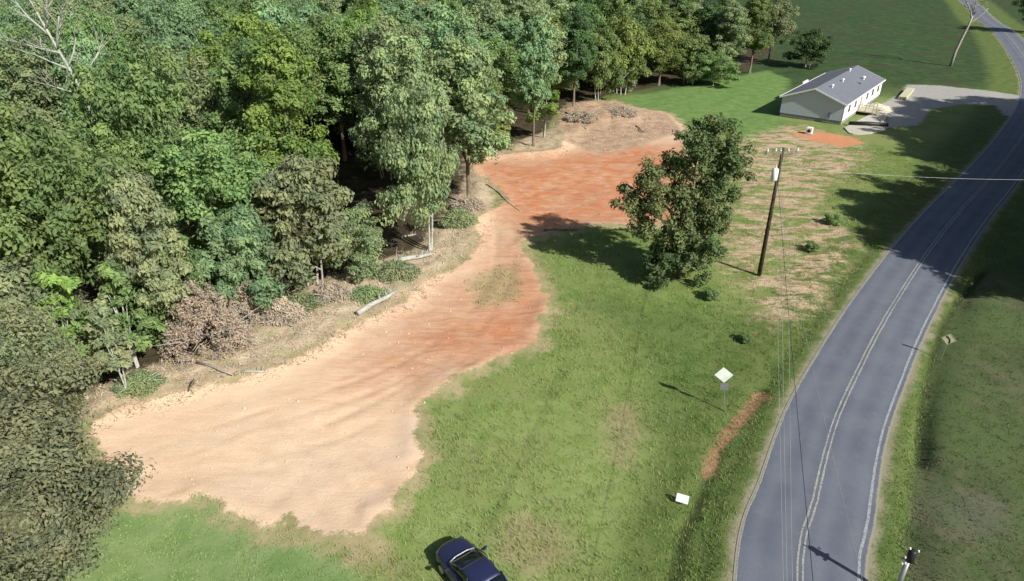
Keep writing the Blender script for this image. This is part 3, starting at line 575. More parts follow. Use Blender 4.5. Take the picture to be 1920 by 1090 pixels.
# ---------------------------------------------------------------- house
def house():
    W_, L_, hw, rise = 9.2, 23.6, 3.05, 1.7; ang = -.66
    o = empty('house', (41.9, 107.4, 0), ang, 'grey-roofed single-storey house with plain gable end and sunlit white front', 'house')
    sid = N('shade_grey_siding'); wv = sid.t.nodes.new('ShaderNodeTexWave'); wv.bands_direction = 'Z'; wv.wave_profile = 'SAW'; wv.inputs['Scale'].default_value = 1.6
    sid.t.links.new(sid.coord(), wv.inputs[0]); sid.bump(wv.outputs['Fac'], .5, .02); M_s = sid.done(sid.mix(sid.noise(2, 3), (.48, .51, .62), (.54, .57, .67)), .7)  # bluish grey has the shade of the gable side painted in
    M_trim = simple('white_trim', (.80, .80, .80), .6, var=.03); M_skirt = simple('block_skirting', (.24, .24, .24), .9, var=.2, scale=5)
    sh = N('shingles'); br = sh.t.nodes.new('ShaderNodeTexBrick'); br.inputs['Scale'].default_value = 2.2; br.inputs['Color1'].default_value = (.125, .135, .165, 1); br.inputs['Color2'].default_value = (.165, .175, .205, 1); br.inputs['Mortar'].default_value = (.09, .095, .115, 1); br.inputs['Mortar Size'].default_value = .02
    sh.t.links.new(sh.coord((1, 1, 1), R(90)), br.inputs[0]); M_r = sh.done(sh.mix(sh.math('MULTIPLY', sh.noise(.6, 4), .5), br.outputs[0], (.17, .19, .24)), .9, 0, .15)
    M_gl = simple('window_glass', (.02, .025, .03), .08, var=.1, spec=.6)
    MB().prism([(0, .45), (W_, .45), (W_, hw), (W_ / 2, hw + rise - .12), (0, hw)], 0, L_).build('wall', M_s, o)
    MB().box((W_ / 2, L_ / 2, .2), (W_ - .1, L_ - .1, .55)).build('skirting', M_skirt, o)
    # white board puts the sunlit look of the long front into its colour
    MB().box((W_ + .02, L_ / 2, (hw + .45) / 2 + .02), (.06, L_ + .04, hw - .5)).build('sunlit_front', M_trim, o)
    e = .35; k = rise / (W_ / 2); th = .14; zt = lambda x: hw + rise - abs(x - W_ / 2) * k + .03
    rf = MB().prism([(-e, zt(-e)), (W_ / 2, zt(W_ / 2)), (W_ + e, zt(W_ + e)), (W_ + e, zt(W_ + e) - th), (W_ / 2, zt(W_ / 2) - th), (-e, zt(-e) - th)], -.3, L_ + .3).build('roof', M_r, o)
    fm = MB()
    for yv in (-.34, L_ + .34):
        for s0, s1 in ((-e, W_ / 2), (W_ / 2, W_ + e)): fm.add([(s0, yv - .03, zt(s0) + .03), (s1, yv - .03, zt(s1) + .03), (s1, yv - .03, zt(s1) - .2), (s0, yv - .03, zt(s0) - .2), (s0, yv + .03, zt(s0) + .03), (s1, yv + .03, zt(s1) + .03), (s1, yv + .03, zt(s1) - .2), (s0, yv + .03, zt(s0) - .2)], [(0, 1, 2, 3), (4, 7, 6, 5), (0, 4, 5, 1), (3, 2, 6, 7), (0, 3, 7, 4), (1, 5, 6, 2)])
    fm.box((-e - .03, L_ / 2, zt(-e) - .06), (.06, L_ + .6, .2)); fm.box((W_ + e + .03, L_ / 2, zt(W_ + e) - .06), (.06, L_ + .6, .2)); fm.build('fascia', M_trim, rf)
    for xv, yv, s in ((5.9, 4.2, .2), (5.9, 10.0, .2), (7.4, 17.3, .26), (4.9, 17.8, .18)):
        MB().tube([(xv, yv, zt(xv) - .05), (xv, yv, zt(xv) + .35)], s * .6, 10).tube([(xv, yv, zt(xv) + .35), (xv, yv, zt(xv) + .5)], [s * 1.2, s * .9], 10).build('roof_vent', M_white, rf)
    MB().box((7.5, 13.8, zt(7.5) + .06), (.9, .5, .14)).build('roof_box', M_skirt, rf)
    for yv in (2.6, 6.2, 13.4, 17.0, 20.8):
        f = MB().box((W_ + .08, yv, 1.95), (.08, 1.3, 1.25)).build('window', M_trim, o); MB().box((W_ + .125, yv, 1.95), (.03, 1.1, 1.05)).build('pane', M_gl, f)
    d = MB().box((W_ + .08, 9.8, 1.55), (.07, 1.0, 2.05)).build('door', simple('door_paint', (.35, .33, .28), .6), o); MB().box((W_ + .14, 10.2, 1.5), (.06, .08, .08)).build('handle', M_galv, d)
    p = MB().box((W_ + 1.3, 9.8, .42), (2.4, 2.6, .12)); [p.box((W_ + 2.4, 9.8 + q, .2), (.12, .12, .5)) for q in (-1.2, 1.2)]; [p.box((W_ + 2.6 + .28 * i, 9.8, .3 - .12 * i), (.28, 1.6, .06)) for i in range(2)]
    st = p.build('porch', simple('new_lumber', (.42, .38, .29), .8, var=.15, scale=6), o)
    r_ = MB(); [r_.box((W_ + .15 + 1.1 * i, 9.8 + q, .95), (.09, .09, 1.0)) for q in (-1.26, 1.26) for i in range(3)]; [r_.box((W_ + 1.3, 9.8 + q, 1.45), (2.4, .1, .07)) for q in (-1.26, 1.26)]; r_.build('railing', simple('railing_lumber', (.46, .43, .34), .8), st)
    mt = MB().box((7.3, -.1, 1.15), (.35, .2, .6)).tube([(7.3, -.1, .1), (7.3, -.1, .9)], .04, 6).build('meter_box', simple('meter_grey', (.14, .14, .15), .6), o)
    MB().box((-e - .1, 12.5, hw + .02), (.2, 2.6, .5)).build('side_vent', M_trim, o)
house()
# things round the house
def at(px, py): x, y = G(px, py); return (x, y, hz(x, y))
x, y, z = at(1517, 250)
o = empty('utility_box', (x, y, z), -.6, 'small white utility box on the bare clay near the gable end', 'utility box')
MB().box((0, 0, .5), (.8, .7, .9)).build('cabinet', M_white, o, bevel=.03); MB().tube([(0, -.36, .5), (0, -.40, .5)], .24, 14).build('fan_grille', M_black, o); MB().box((0, 0, .03), (1.1, 1.0, .1)).build('base', M_galv, o)
M_lum = simple('stacked_lumber', (.50, .48, .33), .8, var=.12, scale=5)
def lumber(px, py, ln, wd, ht, rz, label, cat='lumber'):
    x, y, z = at(px, py); o = empty('lumber_stack', (x, y, z), rz, label, cat)
    nb = max(2, int(wd / .2)); nh = max(1, int(ht / .1)); b = MB()
    for j in range(nh): [b.box(((i - nb / 2 + .5) * .205, random.uniform(-.12, .12), .14 + .1 * j), (.18, ln, .085)) for i in range(nb)]
    b.build('boards', M_lum, o); c = MB(); [c.box((0, q * ln, .04), (wd, .1, .09)) for q in (-.35, .35)]; c.build('bearers', M_arm, o)
lumber(1699, 179, 9.0, 1.3, .5, -.613, 'long stack of pale yellow boards lying beside the gravel drive')
lumber(1657, 225, 6.0, .6, .3, -.55, 'narrow pile of pale boards near the front of the house', 'lumber')
x, y, z = at(1626, 236)
o = empty('trench_cover', (x, y, z), -.05, 'long dark roll lying on the pale pad before the house', 'roll')
MB().tube([(-2.6, .3, .32), (0, 0, .34), (2.8, -.35, .3)], [.3, .33, .28], 12).build('roll', M_black, o, True)
pm = N('concrete_pad'); M_pad = pm.done(pm.mix(pm.noise(1.5, 5), (.34, .32, .27), (.50, .48, .42)), .9)
pv = [(p[0], p[1], .05) for p in smooth_line(list(P_pad) + [P_pad[0]], 4)[:-1]]; n = len(pv); pmesh = bpy.data.meshes.new('pad')
pmesh.from_pydata(pv + [(a, b, -.4) for a, b, c in pv], [], [tuple(range(n))] + [(i, (i + 1) % n, n + (i + 1) % n, n + i) for i in range(n)]); pmesh.materials.append(M_pad); tag(obj('pavement', pmesh), kind='structure')
x, y, z = at(1640, 206)
o = empty('sand_heap', (x, y, z), 0, 'low heap of pale sand against the front of the house', 'heap')
r = np.random.default_rng(2); V = [(0, 0, 1.25)]; F3 = []
for i in range(1, 9):
    for k in range(24):
        a = k / 24 * 6.283; rr_ = i / 8 * 2.7 * (1 + .18 * math.sin(3 * a + 1) + .06 * r.normal()); V.append((rr_ * math.cos(a) * 1.4, rr_ * math.sin(a), 1.25 * (1 - i / 8) ** 1.2 - (.1 if i == 8 else 0) + .04 * r.normal()))
for k in range(24): F3.append((0, 1 + k, 1 + (k + 1) % 24))
for i in range(7):
    for k in range(24): a, b = 1 + i * 24 + k, 1 + i * 24 + (k + 1) % 24; F3 += [(a, a + 24, b + 24), (a, b + 24, b)]
obj('heap', rawmesh('heap', V, F3, simple('pale_sand', (.48, .45, .35), .95, var=.15, bump=.4), True), o)
# ---------------------------------------------------------------- utility pole and wires
def upole(x, y, h, label, arm_ang, can_mat, arms=1, can=1.8):
    o = empty('utility_pole', (x, y, hz(x, y)), 0, label, 'utility pole')
    MB().tube([(0, 0, -.3), (0, 0, h * .5), (0, 0, h)], [.19, .155, .12], 12).build('pole', M_pole, o, True)
    ca, sa = math.cos(arm_ang), math.sin(arm_ang)
    a = MB().box((0, 0, h - .35), (2.6, .17, .2), arm_ang).box((ca * .45, sa * .45, h - .7), (1.0, .04, .05), arm_ang, 0, -.75).box((-ca * .45, -sa * .45, h - .7), (1.0, .04, .05), arm_ang, 0, .75).build('crossarm', M_arm, o)
    for q in (-1.2, -.55, -.15, .45, 1.2): MB().tube([(ca * q, sa * q, h - .28), (ca * q, sa * q, h - .2), (ca * q, sa * q, h - .1), (ca * q, sa * q, h - .02)], [.04, .085, .06, .085], 10).build('insulator', M_porcelain, a)
    cn = MB().tube([(-.32, -.12, h - can - .75), (-.32, -.12, h - can - .7), (-.32, -.12, h - can + .15), (-.32, -.12, h - can + .25)], [.2, .25, .25, .12], 14).build('transformer', can_mat, o, True)
    MB().box((-.15, -.06, h - can - .3), (.3, .1, .5), .35).build('bracket', M_galv, cn); MB().tube([(-.32, -.12, h - can + .2), (-.32, -.12, h - can + .5)], [.05, .035], 8).build('bushing', M_porcelain, cn)
    return o
px_, py_ = G(1423, 517)
AA = .08
upole(px_, py_, 11.0, 'dark wooden utility pole with grey crossarm and white transformer near the road', AA, M_white)
bh = hz(px_, py_)
o = empty('utility_pole', (16.8, 20.2, hz(16.8, 20.2)), 0, 'short pole with dark canister and small white insulators, bottom right', 'utility pole'); o.scale = (.8, .8, .60)
MB().tube([(0, 0, -.3), (0, 0, 4.5)], [.15, .12], 10).build('pole', M_galv, o, True)
cn = MB().tube([(.05, -.05, 3.95), (.05, -.05, 4.0), (.05, -.05, 4.95), (.05, -.05, 5.05)], [.14, .2, .2, .12], 14).build('transformer', M_black, o, True)
for p in ((-.12, 0, 5.1), (.42, .05, 4.75), (-.24, -.05, 4.3), (-.2, -.15, 3.85), (-.32, -.1, 3.75)): MB().tube([p, (p[0], p[1], p[2] + .12)], [.055, .045], 8).build('insulator', M_porcelain, cn)
MB().box((0, 0, 4.2), (.8, .07, .07), .1).build('crossarm', M_pole, o)
def wire(a, b, sag, rad, mat, label, group=None, name='power_line'):
    a = Vector(a); b = Vector(b); pts = [a.lerp(b, i / 40) - Vector((0, 0, sag * 4 * (i / 40) * (1 - i / 40))) for i in range(41)]
    o = MB().tube(pts, rad, 6).build(name, mat, smooth=True); return tag(o, label, 'power line', group)
top = bh + 11.0
def W3(px, py, z): x, y = G(px, py, z); return Vector((x, y, z))
gp = 'overhead wires running from the pole towards the camera'
for q, b in ((-.55, W3(1463, 1080, 9.6)), (-.15, W3(1470, 1080, 9.6)), (.45, W3(1480, 1080, 9.6))):
    a = Vector((px_ + q * math.cos(AA), py_ + q * math.sin(AA), top - .02)); d = (b - a); e = a + d * 1.7; e.z = top - .2
    wire(a, e, .9, .008, M_wire, 'thin pale overhead wire from the crossarm, %s of the three running down over the road' % {-.55: 'leftmost', -.15: 'middle', .45: 'rightmost'}[q])
a = Vector((px_ + .1, py_ - .1, bh + 8.2)); b = W3(1531, 1085, 7.2); e = a + (b - a) * 1.5; wire(a, e, .5, .012, M_cable, 'black cable curving down across the road centre line', name='cable')
a = Vector((px_ + .1, py_ - .1, bh + 7.6)); b = W3(1636, 1085, 6.2); e = a + (b - a) * 1.5; wire(a, e, 1.0, .007, M_wire, 'very thin pale wire crossing the right lane near the edge line')
a = Vector((px_, py_, bh + 9.5)); wire(a, (66, 52.5, 9.5), 1.2, .009, M_wire, 'pale service wire spanning from the pole across the shaded road')
# ---------------------------------------------------------------- signs
def diamond(px, py, h, rz, size, face, back, label, mark=False, plate=True, lean=0.0):
    x, y, z = at(px, py); o = empty('road_sign', (x, y, z), rz, label, 'road sign'); o.rotation_euler.y = lean
    MB().box((0, 0, h / 2 - .15), (.06, .045, h + .3)).build('post', M_galv, o)
    s = size / 2 * 1.414; c = h - s * .55
    b = MB().prism([(0, c + s), (s, c), (0, c - s), (-s, c)], -.045, -.035).build('sign_face', face, o)
    if back: MB().prism([(0, c + s * .995), (s * .995, c), (0, c - s * .995), (-s * .995, c)], -.034, -.028).build('sign_back', back, b)
    if mark:
        s2 = s * .93; s3 = s * .87; bd = MB()
        P = [(0, s2), (s2, 0), (0, -s2), (-s2, 0)]; Q = [(0, s3), (s3, 0), (0, -s3), (-s3, 0)]
        for i in range(4): j = (i + 1) % 4; bd.add([(P[i][0], -.049, c + P[i][1]), (P[j][0], -.049, c + P[j][1]), (Q[j][0], -.049, c + Q[j][1]), (Q[i][0], -.049, c + Q[i][1])], [(0, 1, 2, 3)])
        bd.build('sign_border', M_black, b)
        u = size * .1; ar = MB()
        def seg(pts): 
            for i in range(len(pts) - 1):
                (x0, z0), (x1, z1) = pts[i], pts[i + 1]; l = math.hypot(x1 - x0, z1 - z0); nx_, nz_ = -(z1 - z0) / l * u * .75, (x1 - x0) / l * u * .75
                ar.add([(x0 + nx_, -.05, c + z0 + nz_), (x1 + nx_, -.05, c + z1 + nz_), (x1 - nx_, -.05, c + z1 - nz_), (x0 - nx_, -.05, c + z0 - nz_)], [(0, 1, 2, 3)])
        seg([(u * 1.4, -u * 4.4), (u * 1.4, -u * 1.6), (u * 1.1, -u * .2), (u * .2, u * .8), (-u * .9, u * 1.9)])
        ar.add([(-u * 2.9, -.05, c + u * 3.4), (-u * .1, -.05, c + u * 3.0), (-u * 2.2, -.05, c + u * .6)], [(0, 1, 2)])
        ar.build('arrow', M_black, b)
    if plate: MB().box((0, -.04, c - s - .3), (.48, .012, .5)).build('advisory_plate', M_galv, o, bevel=.004)
M_alu = simple('bare_aluminium', (.80, .84, .82), .55, 0.0, var=.06, scale=3)
M_yf = simple('pale_yellow_sheeting', (.62, .60, .40), .5, var=.05)
diamond(1360, 772, 3.0, R(-16) , .76, M_alu, M_yf, 'diamond warning sign on thin post in the meadow, pale back with small plate below', lean=-.17)
diamond(1766, 672, 2.1, R(-30), .66, M_yf, M_alu, 'small diamond sign with black curve arrow on the right road verge', mark=True, plate=False)
x, y, z = at(1278, 945)
o = empty('yard_sign', (x, y, z), R(-24), 'small plain white board on stakes in the meadow near the ditch', 'yard sign')
MB().box((0, 0, .42), (.62, .03, .42), 0, R(-32)).build('board', M_white, o, bevel=.004); s_ = MB(); [s_.tube([(q, .02, -.1), (q, 0, .4)], .012, 6) for q in (-.2, .2)]; s_.build('stakes', M_galv, o)
# ---------------------------------------------------------------- car
def car():
    paint_ = N('dark_navy_paint'); paint_.b.inputs['Coat Weight'].default_value = .6; paint_.b.inputs['Coat Roughness'].default_value = .08
    MP = paint_.done(paint_.mix(paint_.noise(30, 2), (.018, .024, .070), (.024, .030, .085)), .38, .25, .5)
    MG = simple('tinted_glass', (.006, .010, .016), .06, var=.1, spec=.7); MT = simple('tyre_rubber', (.018, .018, .018), .85, var=.2); MR = simple('alloy_rim', (.4, .41, .42), .35, .8, var=.05)
    ML = simple('headlight_lens', (.06, .065, .07), .12, var=.1, spec=.8); MC = simple('black_trim', (.012, .012, .013), .5, var=.1); MS = simple('cowl_reflection', (.30, .32, .35), .35, .4, var=.3, scale=14)
    ang = math.atan2(.8, -.6) - math.pi / 2          # local +Y is forward
    cx, cy = -1.62, 20.75; o = empty('car', (cx, cy, hz(cx, cy) + .02), ang, 'dark navy car parked on the grass at the bottom edge, seen from above', 'car')
    def loft(st, name, mat, par, n=17, p=3.0):
        V = []; 
        for yv, hw_, zb, zt_, pw in st:
            for k in range(n):
                a = math.pi * k / (n - 1); ca, sa = math.cos(a), math.sin(a); e = 2 / pw
                V.append((hw_ * math.copysign(abs(ca) ** e, ca), yv, zb + (zt_ - zb) * sa ** e))
        F = [(i * n + k, i * n + k + 1, (i + 1) * n + k + 1, (i + 1) * n + k) for i in range(len(st) - 1) for k in range(n - 1)]
        F += [tuple(range(n)), tuple(range((len(st) - 1) * n, len(st) * n))] + [(i * n, (i + 1) * n, (i + 1) * n + n - 1, i * n + n - 1) for i in range(len(st) - 1)]
        m = MB(); m.add(V, F); return m.build(name, mat, par, True)
    body = loft([(2.34, .30, .42, .60, 2.6), (2.30, .58, .30, .72, 3), (2.18, .78, .24, .80, 3.5), (1.9, .885, .22, .86, 4), (1.4, .91, .22, .93, 4.2), (.95, .915, .22, .98, 4.2), (.3, .915, .22, .99, 4.5), (-.6, .915, .22, .99, 4.5), (-1.3, .91, .22, 1.0, 4.2), (-1.9, .88, .24, .99, 4), (-2.2, .80, .28, .94, 3.6), (-2.33, .62, .36, .86, 3)], 'body', MP, o)
    gh = loft([(1.12, .70, .86, .97, 4), (.85, .74, .88, 1.10, 4), (.30, .735, .88, 1.37, 4), (.05, .73, .88, 1.425, 4), (-.5, .73, .88, 1.44, 4), (-1.05, .725, .88, 1.41, 4), (-1.5, .70, .88, 1.22, 4), (-1.88, .66, .88, 1.0, 4)], 'glasshouse', MG, o)
    loft([(.16, .60, 1.30, 1.40, 4), (.02, .645, 1.30, 1.446, 4), (-.4, .655, 1.30, 1.468, 4), (-.9, .645, 1.30, 1.452, 4), (-1.08, .62, 1.30, 1.425, 4)], 'roof', MP, o)
    for s in (-1, 1):
        MB().tube([(s * .70, 1.02, .99), (s * .665, .35, 1.365), (s * .655, .1, 1.43)], .035, 6).build('pillar', MP, o, True)
        MB().tube([(s * .665, -1.0, 1.43), (s * .66, -1.5, 1.22), (s * .62, -1.9, 1.0)], .05, 6).build('pillar', MP, o, True)
        MB().tube([(s * .735, -.42, .96), (s * .69, -.42, 1.40)], .03, 6).build('pillar', MP, o, True)
    MB().tube([(-.66, 1.04, 1.0), (-.3, 1.13, 1.015), (.3, 1.13, 1.015), (.66, 1.04, 1.0)], .035, 6).build('cowl_reflection', MS, o, True)  # pale bar at the windshield base stands in for a bright reflection
    for s in (-1, 1):
        m = MB().box((s * 1.02, .72, 1.05), (.22, .12, .15), s * .2).build('mirror', MP, o, bevel=.03); MB().box((s * .9, .76, 1.0), (.1, .06, .05)).build('mirror_arm', MC, m)
        MB().box((s * .60, 2.06, .68), (.30, .26, .13), -s * .5).build('headlight', ML, o, bevel=.03); MB().box((s * .7, -2.22, .78), (.3, .16, .16), s * .3).build('tail_light', simple('red_lens', (.3, .01, .01), .2), o, bevel=.03)
        for yv in (1.42, -1.38):
            wh = MB().tube([(s * .72, yv, .33), (s * .93, yv, .33)], .33, 24).build('wheel', MT, o, bevel=.02); MB().tube([(s * .925, yv, .33), (s * .94, yv, .33)], [.22, .2], 16).build('rim', MR, wh)
        for yv in (.1, -.85): MB().box((s * .925, yv, .82), (.03, .2, .035)).build('door_handle', MC, o)
    MB().box((0, 2.33, .52), (.8, .06, .2)).build('grille', MC, o, bevel=.02)
car()
# ---------------------------------------------------------------- brush heaps, logs and ground litter
def brush_heap(px, py, rad, h, leaf, label, seed, sticks=26):
    x, y, z = at(px, py); o = empty('brush_heap', (x, y, z), 0, label, 'brush heap'); r = np.random.default_rng(seed); P = []; NN = []; T = []
    for c in range(int(95 * rad)):
        a = r.uniform(0, 6.28); q = math.sqrt(r.uniform(0, 1)); zz = h * (1 - q ** 1.6) * r.uniform(.5, 1.05); cc = np.array([math.cos(a) * q * rad, math.sin(a) * q * rad * .8, zz]); k = 60
        d = r.normal(size=(k, 3)); d /= np.linalg.norm(d, axis=1)[:, None]; P.append(cc + d * .38 * r.uniform(.3, 1.1, k)[:, None]); NN.append(d + r.normal(size=(k, 3)) * .7 + [0, 0, .4]); T.append(r.uniform(.1, .9) + r.normal(size=k) * .12)
    P = np.vstack(P); ok = P[:, 2] > -.05; V, F, t = leaf_cards(P[ok], np.vstack(NN)[ok], .2, np.concatenate(T)[ok], .5, seed, .4)
    me = rawmesh('foliage', V, F, LEAF[leaf], False, {'tint': t}); obj('foliage', me, o); m = MB(); rr2 = random.Random(seed)
    for i in range(sticks):
        a = rr2.uniform(0, 6.28); p = Vector((math.cos(a) * rad * .5 * rr2.random(), math.sin(a) * rad * .4 * rr2.random(), h * .2)); d = Vector((math.cos(a), math.sin(a), rr2.uniform(-.05, .7))).normalized(); l = rad * rr2.uniform(.6, 1.25)
        m.tube([p, p + d * l * .5 + Vector((0, 0, .1)), p + d * l], [.05, .035, .012], 5)
    m.build('branches', M_greybark, o, True)
brush_heap(392, 655, 3.0, 5.4, 'tan', 'big heap of dry tan brush at the bank below the woods', 41)
brush_heap(470, 600, 1.6, 3.2, 'tan', 'small tan brush mound right of the biggest brush heap', 42, 14)
brush_heap(565, 580, 1.9, .9, 'vine', 'low brown brush pile under the vine-draped tree', 43, 18)
brush_heap(120, 600, 2.2, 6.3, 'vine', 'tall tangle of grey-brown vines near the left frame edge', 44, 12)
brush_heap(265, 735, 1.3, .8, 'grey', 'low green brush at the foot of the thin saplings', 45, 14)
brush_heap(860, 425, 1.8, 1.3, 'vine', 'olive brush mound between the slim pale stems and the clay', 46, 10)
brush_heap(740, 520, 2.0, .9, 'vine', 'straw-green weedy mound on the bank below the dark hollow', 47, 10)
brush_heap(690, 560, 1.4, .6, 'grey', 'low weedy clump beside the pale log', 48, 8)
brush_heap(535, 605, 1.5, 1.5, 'tan', 'tan brush clump on the bank, between the small mound and the low brown pile', 49, 14)
brush_heap(625, 562, 1.5, 1.1, 'tan', 'tan brush clump under the small grey-green tree by the hollow', 50, 14)
brush_heap(880, 395, 1.6, 1.0, 'tan', 'tan brush clump at the left edge of the red clay', 51, 14)
brush_heap(1090, 232, 2.4, 1.0, 'tan', 'tan tangle of sticks on the left slope of the dirt pile', 52, 30)
brush_heap(1165, 222, 2.4, .9, 'tan', 'tan tangle of sticks on the right slope of the dirt pile', 53, 30)
def log(px0, py0, px1, py1, rad, mat, label, cat='log', lift=.0):
    a = Vector(at(px0, py0)); b = Vector(at(px1, py1)); mid = (a + b) / 2; o = empty('log' if cat == 'log' else 'branch', mid, 0, label, cat); d = (b - a) / 2; m = MB()
    k = Vector((-d.y, d.x, 0)) * .06
    m.tube([-d + Vector((0, 0, rad)), -d * .3 + k + Vector((0, 0, rad + lift * .5)), d * .4 - k * .6 + Vector((0, 0, rad + lift)), d + Vector((0, 0, rad + lift))], [rad, rad * .9, rad * .75, rad * .5], 9).build('stem', mat, o, True)
    s = MB(); 
    for q in (.1, .45, .7): s.tube([d * q + Vector((0, 0, rad)), d * (q + .2) + Vector((-d.y, d.x, 0)) * random.choice((-.25, .25)) + Vector((0, 0, rad + .35))], [rad * .35, rad * .12], 5)
    s.build('twigs', mat, o, True)
log(672, 598, 745, 556, .22, M_palebark, 'pale bleached log on the bank below the dark hollow')
log(740, 500, 810, 484, .24, M_palebark, 'pale yellowish log just below the dark hollow')
log(455, 706, 505, 702, .08, M_palebark, 'short white stick lying on the dirt below the brush', 'branch')
log(355, 742, 368, 728, .05, M_darkbark, 'small dark forked branch on the dirt near the saplings', 'branch', .3)
log(372, 692, 440, 716, .09, M_greybark, 'grey limb jutting from under the tan brush heap', 'branch', .25)
log(702, 450, 740, 458, .11, M_palebark, 'pale log end lying in the shade of the dark hollow')
log(752, 446, 780, 440, .12, M_greybark, 'grey log behind the pale log end in the dark hollow')
log(1060, 222, 1100, 245, .16, M_greybark, 'grey log poking out of the dirt pile left side')
log(1130, 212, 1150, 230, .07, M_darkbark, 'thin dark stick standing out on the dirt pile centre', 'branch', .15)
log(1192, 238, 1206, 252, .07, M_darkbark, 'thin dark stick on the right flank of the dirt pile', 'branch', .15)
log(912, 350, 975, 395, .07, M_greybark, 'grey branch along the left edge of the red clay', 'branch')
log(1020, 436, 1085, 432, .12, M_bark, 'brown branch at the tip of the tree shadow', 'branch')
log(0, 418, 50, 424, .12, M_palebark, 'pale fallen trunk crossing at the left frame edge')
log(195, 566, 262, 552, .10, M_palebark, 'pale leaning pole across the trunks beside the saplings', 'branch', 1.2)
# scattered ground cover, each sort one mass
def scatter(n, box, test):
    x = rng.uniform(box[0], box[1], n); y = box[2] * (box[3] / box[2]) ** rng.uniform(0, 1, n); k = test(x, y); return x[k], y[k]
def tufts(name, x, y, hh, wd, blades, cols, mat, label, cat, spread=.14, lean=.35):
    n = len(x); z = HT(x, y); b = blades; X0 = np.repeat(x, b) + rng.normal(size=n * b) * spread; Y0 = np.repeat(y, b) + rng.normal(size=n * b) * spread; Z0 = np.repeat(z, b) - .03
    a = rng.uniform(0, 6.28, n * b); h = hh * rng.uniform(.5, 1.3, n * b) * np.repeat(rng.uniform(.6, 1.3, n), b); w_ = wd * rng.uniform(.6, 1.4, n * b)
    lx, ly = rng.normal(size=n * b) * lean * h, rng.normal(size=n * b) * lean * h
    P0 = np.stack([X0 - np.cos(a) * w_, Y0 - np.sin(a) * w_, Z0], -1); P1 = np.stack([X0 + np.cos(a) * w_, Y0 + np.sin(a) * w_, Z0], -1); P2 = np.stack([X0 + lx, Y0 + ly, Z0 + h], -1)
    V = np.stack([P0, P1, P2], 1).reshape(-1, 3); t = np.repeat(np.clip(cols(np.repeat(x, b), np.repeat(y, b)) + rng.normal(size=n * b) * .15, 0, 1), 3)
    o = obj(name, rawmesh(name, V, np.arange(3 * n * b).reshape(-1, 3), mat, False, {'tint': t})); return tag(o, label, cat, kind='stuff')
def grass_mat(name, stops):
    n = N(name); r_ = n.t.nodes.new('ShaderNodeValToRGB'); n.t.links.new(n.attr('tint'), r_.inputs[0])
    e = r_.color_ramp.elements; e[0].position = 0; e[0].color = (*stops[0], 1); e[1].position = 1; e[1].color = (*stops[-1], 1)
    for i, c in enumerate(stops[1:-1]): q = e.new((i + 1) / (len(stops) - 1)); q.color = (*c, 1)
    n.done(r_.outputs[0], .8, 0, .15); return n.m
def meadow_ok(x, y):
    return (sdf(P_dirt, x, y) < -.15) & (sdf(P_brush, x, y) < 0) & (near_road(x, y) > ROADW + .7) & (sdf(P_wood, x, y) < 0) & (sdf(P_lawn, x, y) < .1) & (sdf(P_field, x, y) < 0) & (sdf(P_drive, x, y) < 0) & (np.abs(x) < y * .83 + 12) & (sdf(P_pad, x, y) < 0) & ~((x > 38) & (x < 70) & (y > 98) & (y < 132))
Mg = grass_mat('meadow_grass', [(.090, .150, .040), (.150, .225, .060), (.230, .285, .095), (.320, .335, .165)])
gx, gy = scatter(70000, (-22, 50, 17, 90), lambda x, y: meadow_ok(x, y) & (rng.random(len(x)) < sstep(.25, -1.6, sdf(P_dirt, x, y)) * (.35 + 1.1 * fbm(x * .35, y * .35, 3))))
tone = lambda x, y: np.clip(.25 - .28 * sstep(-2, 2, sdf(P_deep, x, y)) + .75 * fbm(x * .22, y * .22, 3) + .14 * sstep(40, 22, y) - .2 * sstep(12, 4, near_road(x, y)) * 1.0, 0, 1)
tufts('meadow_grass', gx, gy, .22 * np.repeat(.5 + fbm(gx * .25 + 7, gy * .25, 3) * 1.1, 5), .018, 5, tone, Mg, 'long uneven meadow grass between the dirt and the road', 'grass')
gx, gy = scatter(5000, (8, 60, 30, 110), lambda x, y: (sdf(P_debris, x, y) > -1) & (fbm(x * .4, y * .4, 3) > .45))
Md = grass_mat('dry_debris', [(.16, .11, .07), (.42, .28, .18), (.58, .46, .32), (.17, .21, .07)])
tufts('dry_debris', gx, gy, .12, .035, 5, lambda x, y: rng.uniform(0, 1, len(x)), Md, 'dry cuttings and weeds strewn under the utility pole', 'debris', .3, 2.2)
gx, gy = scatter(30000, (-34, 24, 26, 118), lambda x, y: (sdf(P_brush, x, y) + 2 * fbm(x * .5, y * .5, 2) > .6) | (sdf(P_pile, x, y) > .5))
tufts('brush_litter', gx, gy, .15, .035, 6, lambda x, y: np.clip(fbm(x * .6, y * .6, 3) * .9 + .05, 0, 1), grass_mat('brush_litter', [(.16, .135, .09), (.36, .29, .20), (.52, .43, .31), (.33, .33, .17)]), 'dry brush litter along the bank below the woods', 'debris', .3, 1.6)
gx, gy = scatter(800, (-6, 6, 44, 60), lambda x, y: sdf(P_weed, x, y) > -.5)
gx2, gy2 = scatter(42000, (-26, 70, 16, 60), lambda x, y: (((sdf(P_lawn, x, y) > 0)) | (sdf(P_field, x, y) > 0) | ((near_road(x, y) > ROADW + .35) & (near_road(x, y) < 6))) & (sdf(P_dirt, x, y) < 0) & (near_road(x, y) > ROADW + .3) & (np.abs(x) < y * .83 + 8))
Ml = grass_mat('short_grass', [(.040, .060, .025), (.085, .095, .050), (.110, .170, .045), (.230, .330, .110)])
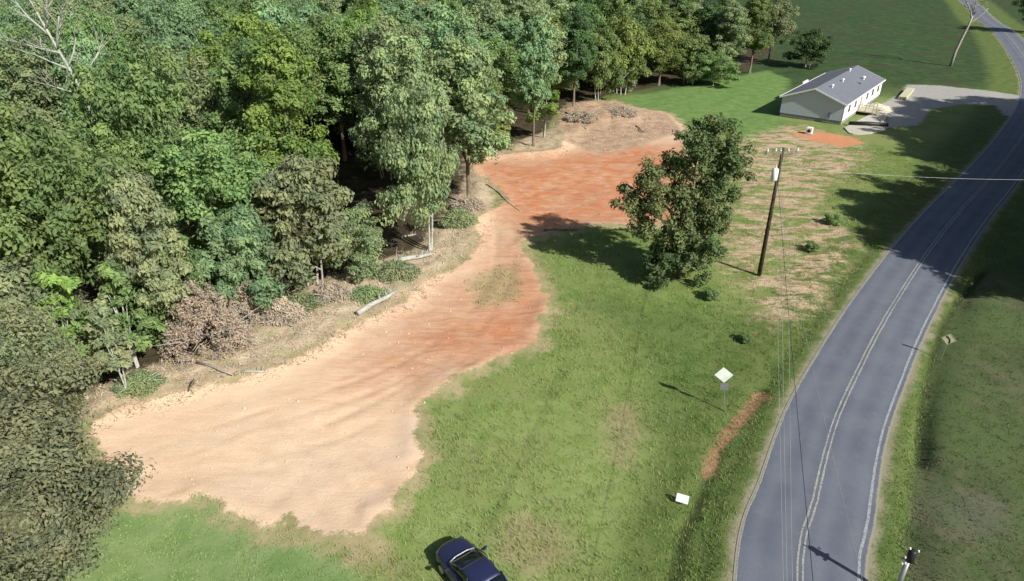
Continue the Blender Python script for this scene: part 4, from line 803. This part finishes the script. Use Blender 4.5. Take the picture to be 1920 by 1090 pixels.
tufts('short_grass', gx2, gy2, .13, .02, 6, lambda x, y: np.where(sdf(P_lawn, x, y) > 0, .95, np.where(sdf(P_field, x, y) > 0, .05 + .5 * fbm(x * .3, y * .3, 3), .68)), Ml, 'short mown grass of the lawn, the road verges and the dull field', 'grass', .16, .6)
tufts('weed_patch', gx, gy, .2, .03, 5, lambda x, y: rng.uniform(.2, 1, len(x)), Mg, 'patch of weeds left standing in the middle of the clay', 'weeds', .2, .6)
gx, gy = scatter(10000, (-34, 22, 20, 116), lambda x, y: (sdf(P_dirt, x, y) > -.4) & (fbm(x * .35 + 3, y * .35, 3) > .50))
n = len(gx); s_ = rng.gamma(1.4, .022, n) + .012; s_ = np.minimum(s_, .12); O = np.array([(1, 0, 0), (0, 1, 0), (-1, 0, 0), (0, -1, 0), (0, 0, 1), (0, 0, -.5)], float)
V = (O[None] * (1 + .45 * rng.normal(size=(n, 6, 1)).clip(-.8, .8))) * s_[:, None, None] * [1, 1, .75]; V += np.stack([gx, gy, HT(gx, gy)], -1)[:, None]
Fo = np.array([(0, 1, 4), (1, 2, 4), (2, 3, 4), (3, 0, 4), (1, 0, 5), (2, 1, 5), (3, 2, 5), (0, 3, 5)]); F = (Fo[None] + 6 * np.arange(n)[:, None, None]).reshape(-1, 3)
redf = np.clip(np.maximum(sdf(P_red1, gx, gy), sdf(P_red2, gx, gy)) * .3 + .4, 0, 1)
tag(obj('dirt_clods', rawmesh('dirt_clods', V.reshape(-1, 3), F, grass_mat('clod', [(.50, .36, .25), (.42, .25, .15), (.34, .13, .06)]), False, {'tint': np.repeat(redf, 6)})), 'loose clods and stones scattered over the bare dirt', 'clods', kind='stuff')
# weedy plants standing out of the meadow and along the bank
Ls = ['dark weed clump']; WP = [(1395, 640, .6), (1520, 470, .8), (1560, 420, .9), (1330, 560, .8)]
WL = ['low leafy bush above the diamond sign', 'low bush between the utility pole and the road, nearer one', 'low bush between the utility pole and the road, farther one', 'low bush right below the lone ragged tree']
for (px, py, h), lb in zip(WP, WL): x, y = G(px, py); tree('shrub', x, y, h, h * 1.1, 'green', lb, 'shrub', name='bush')
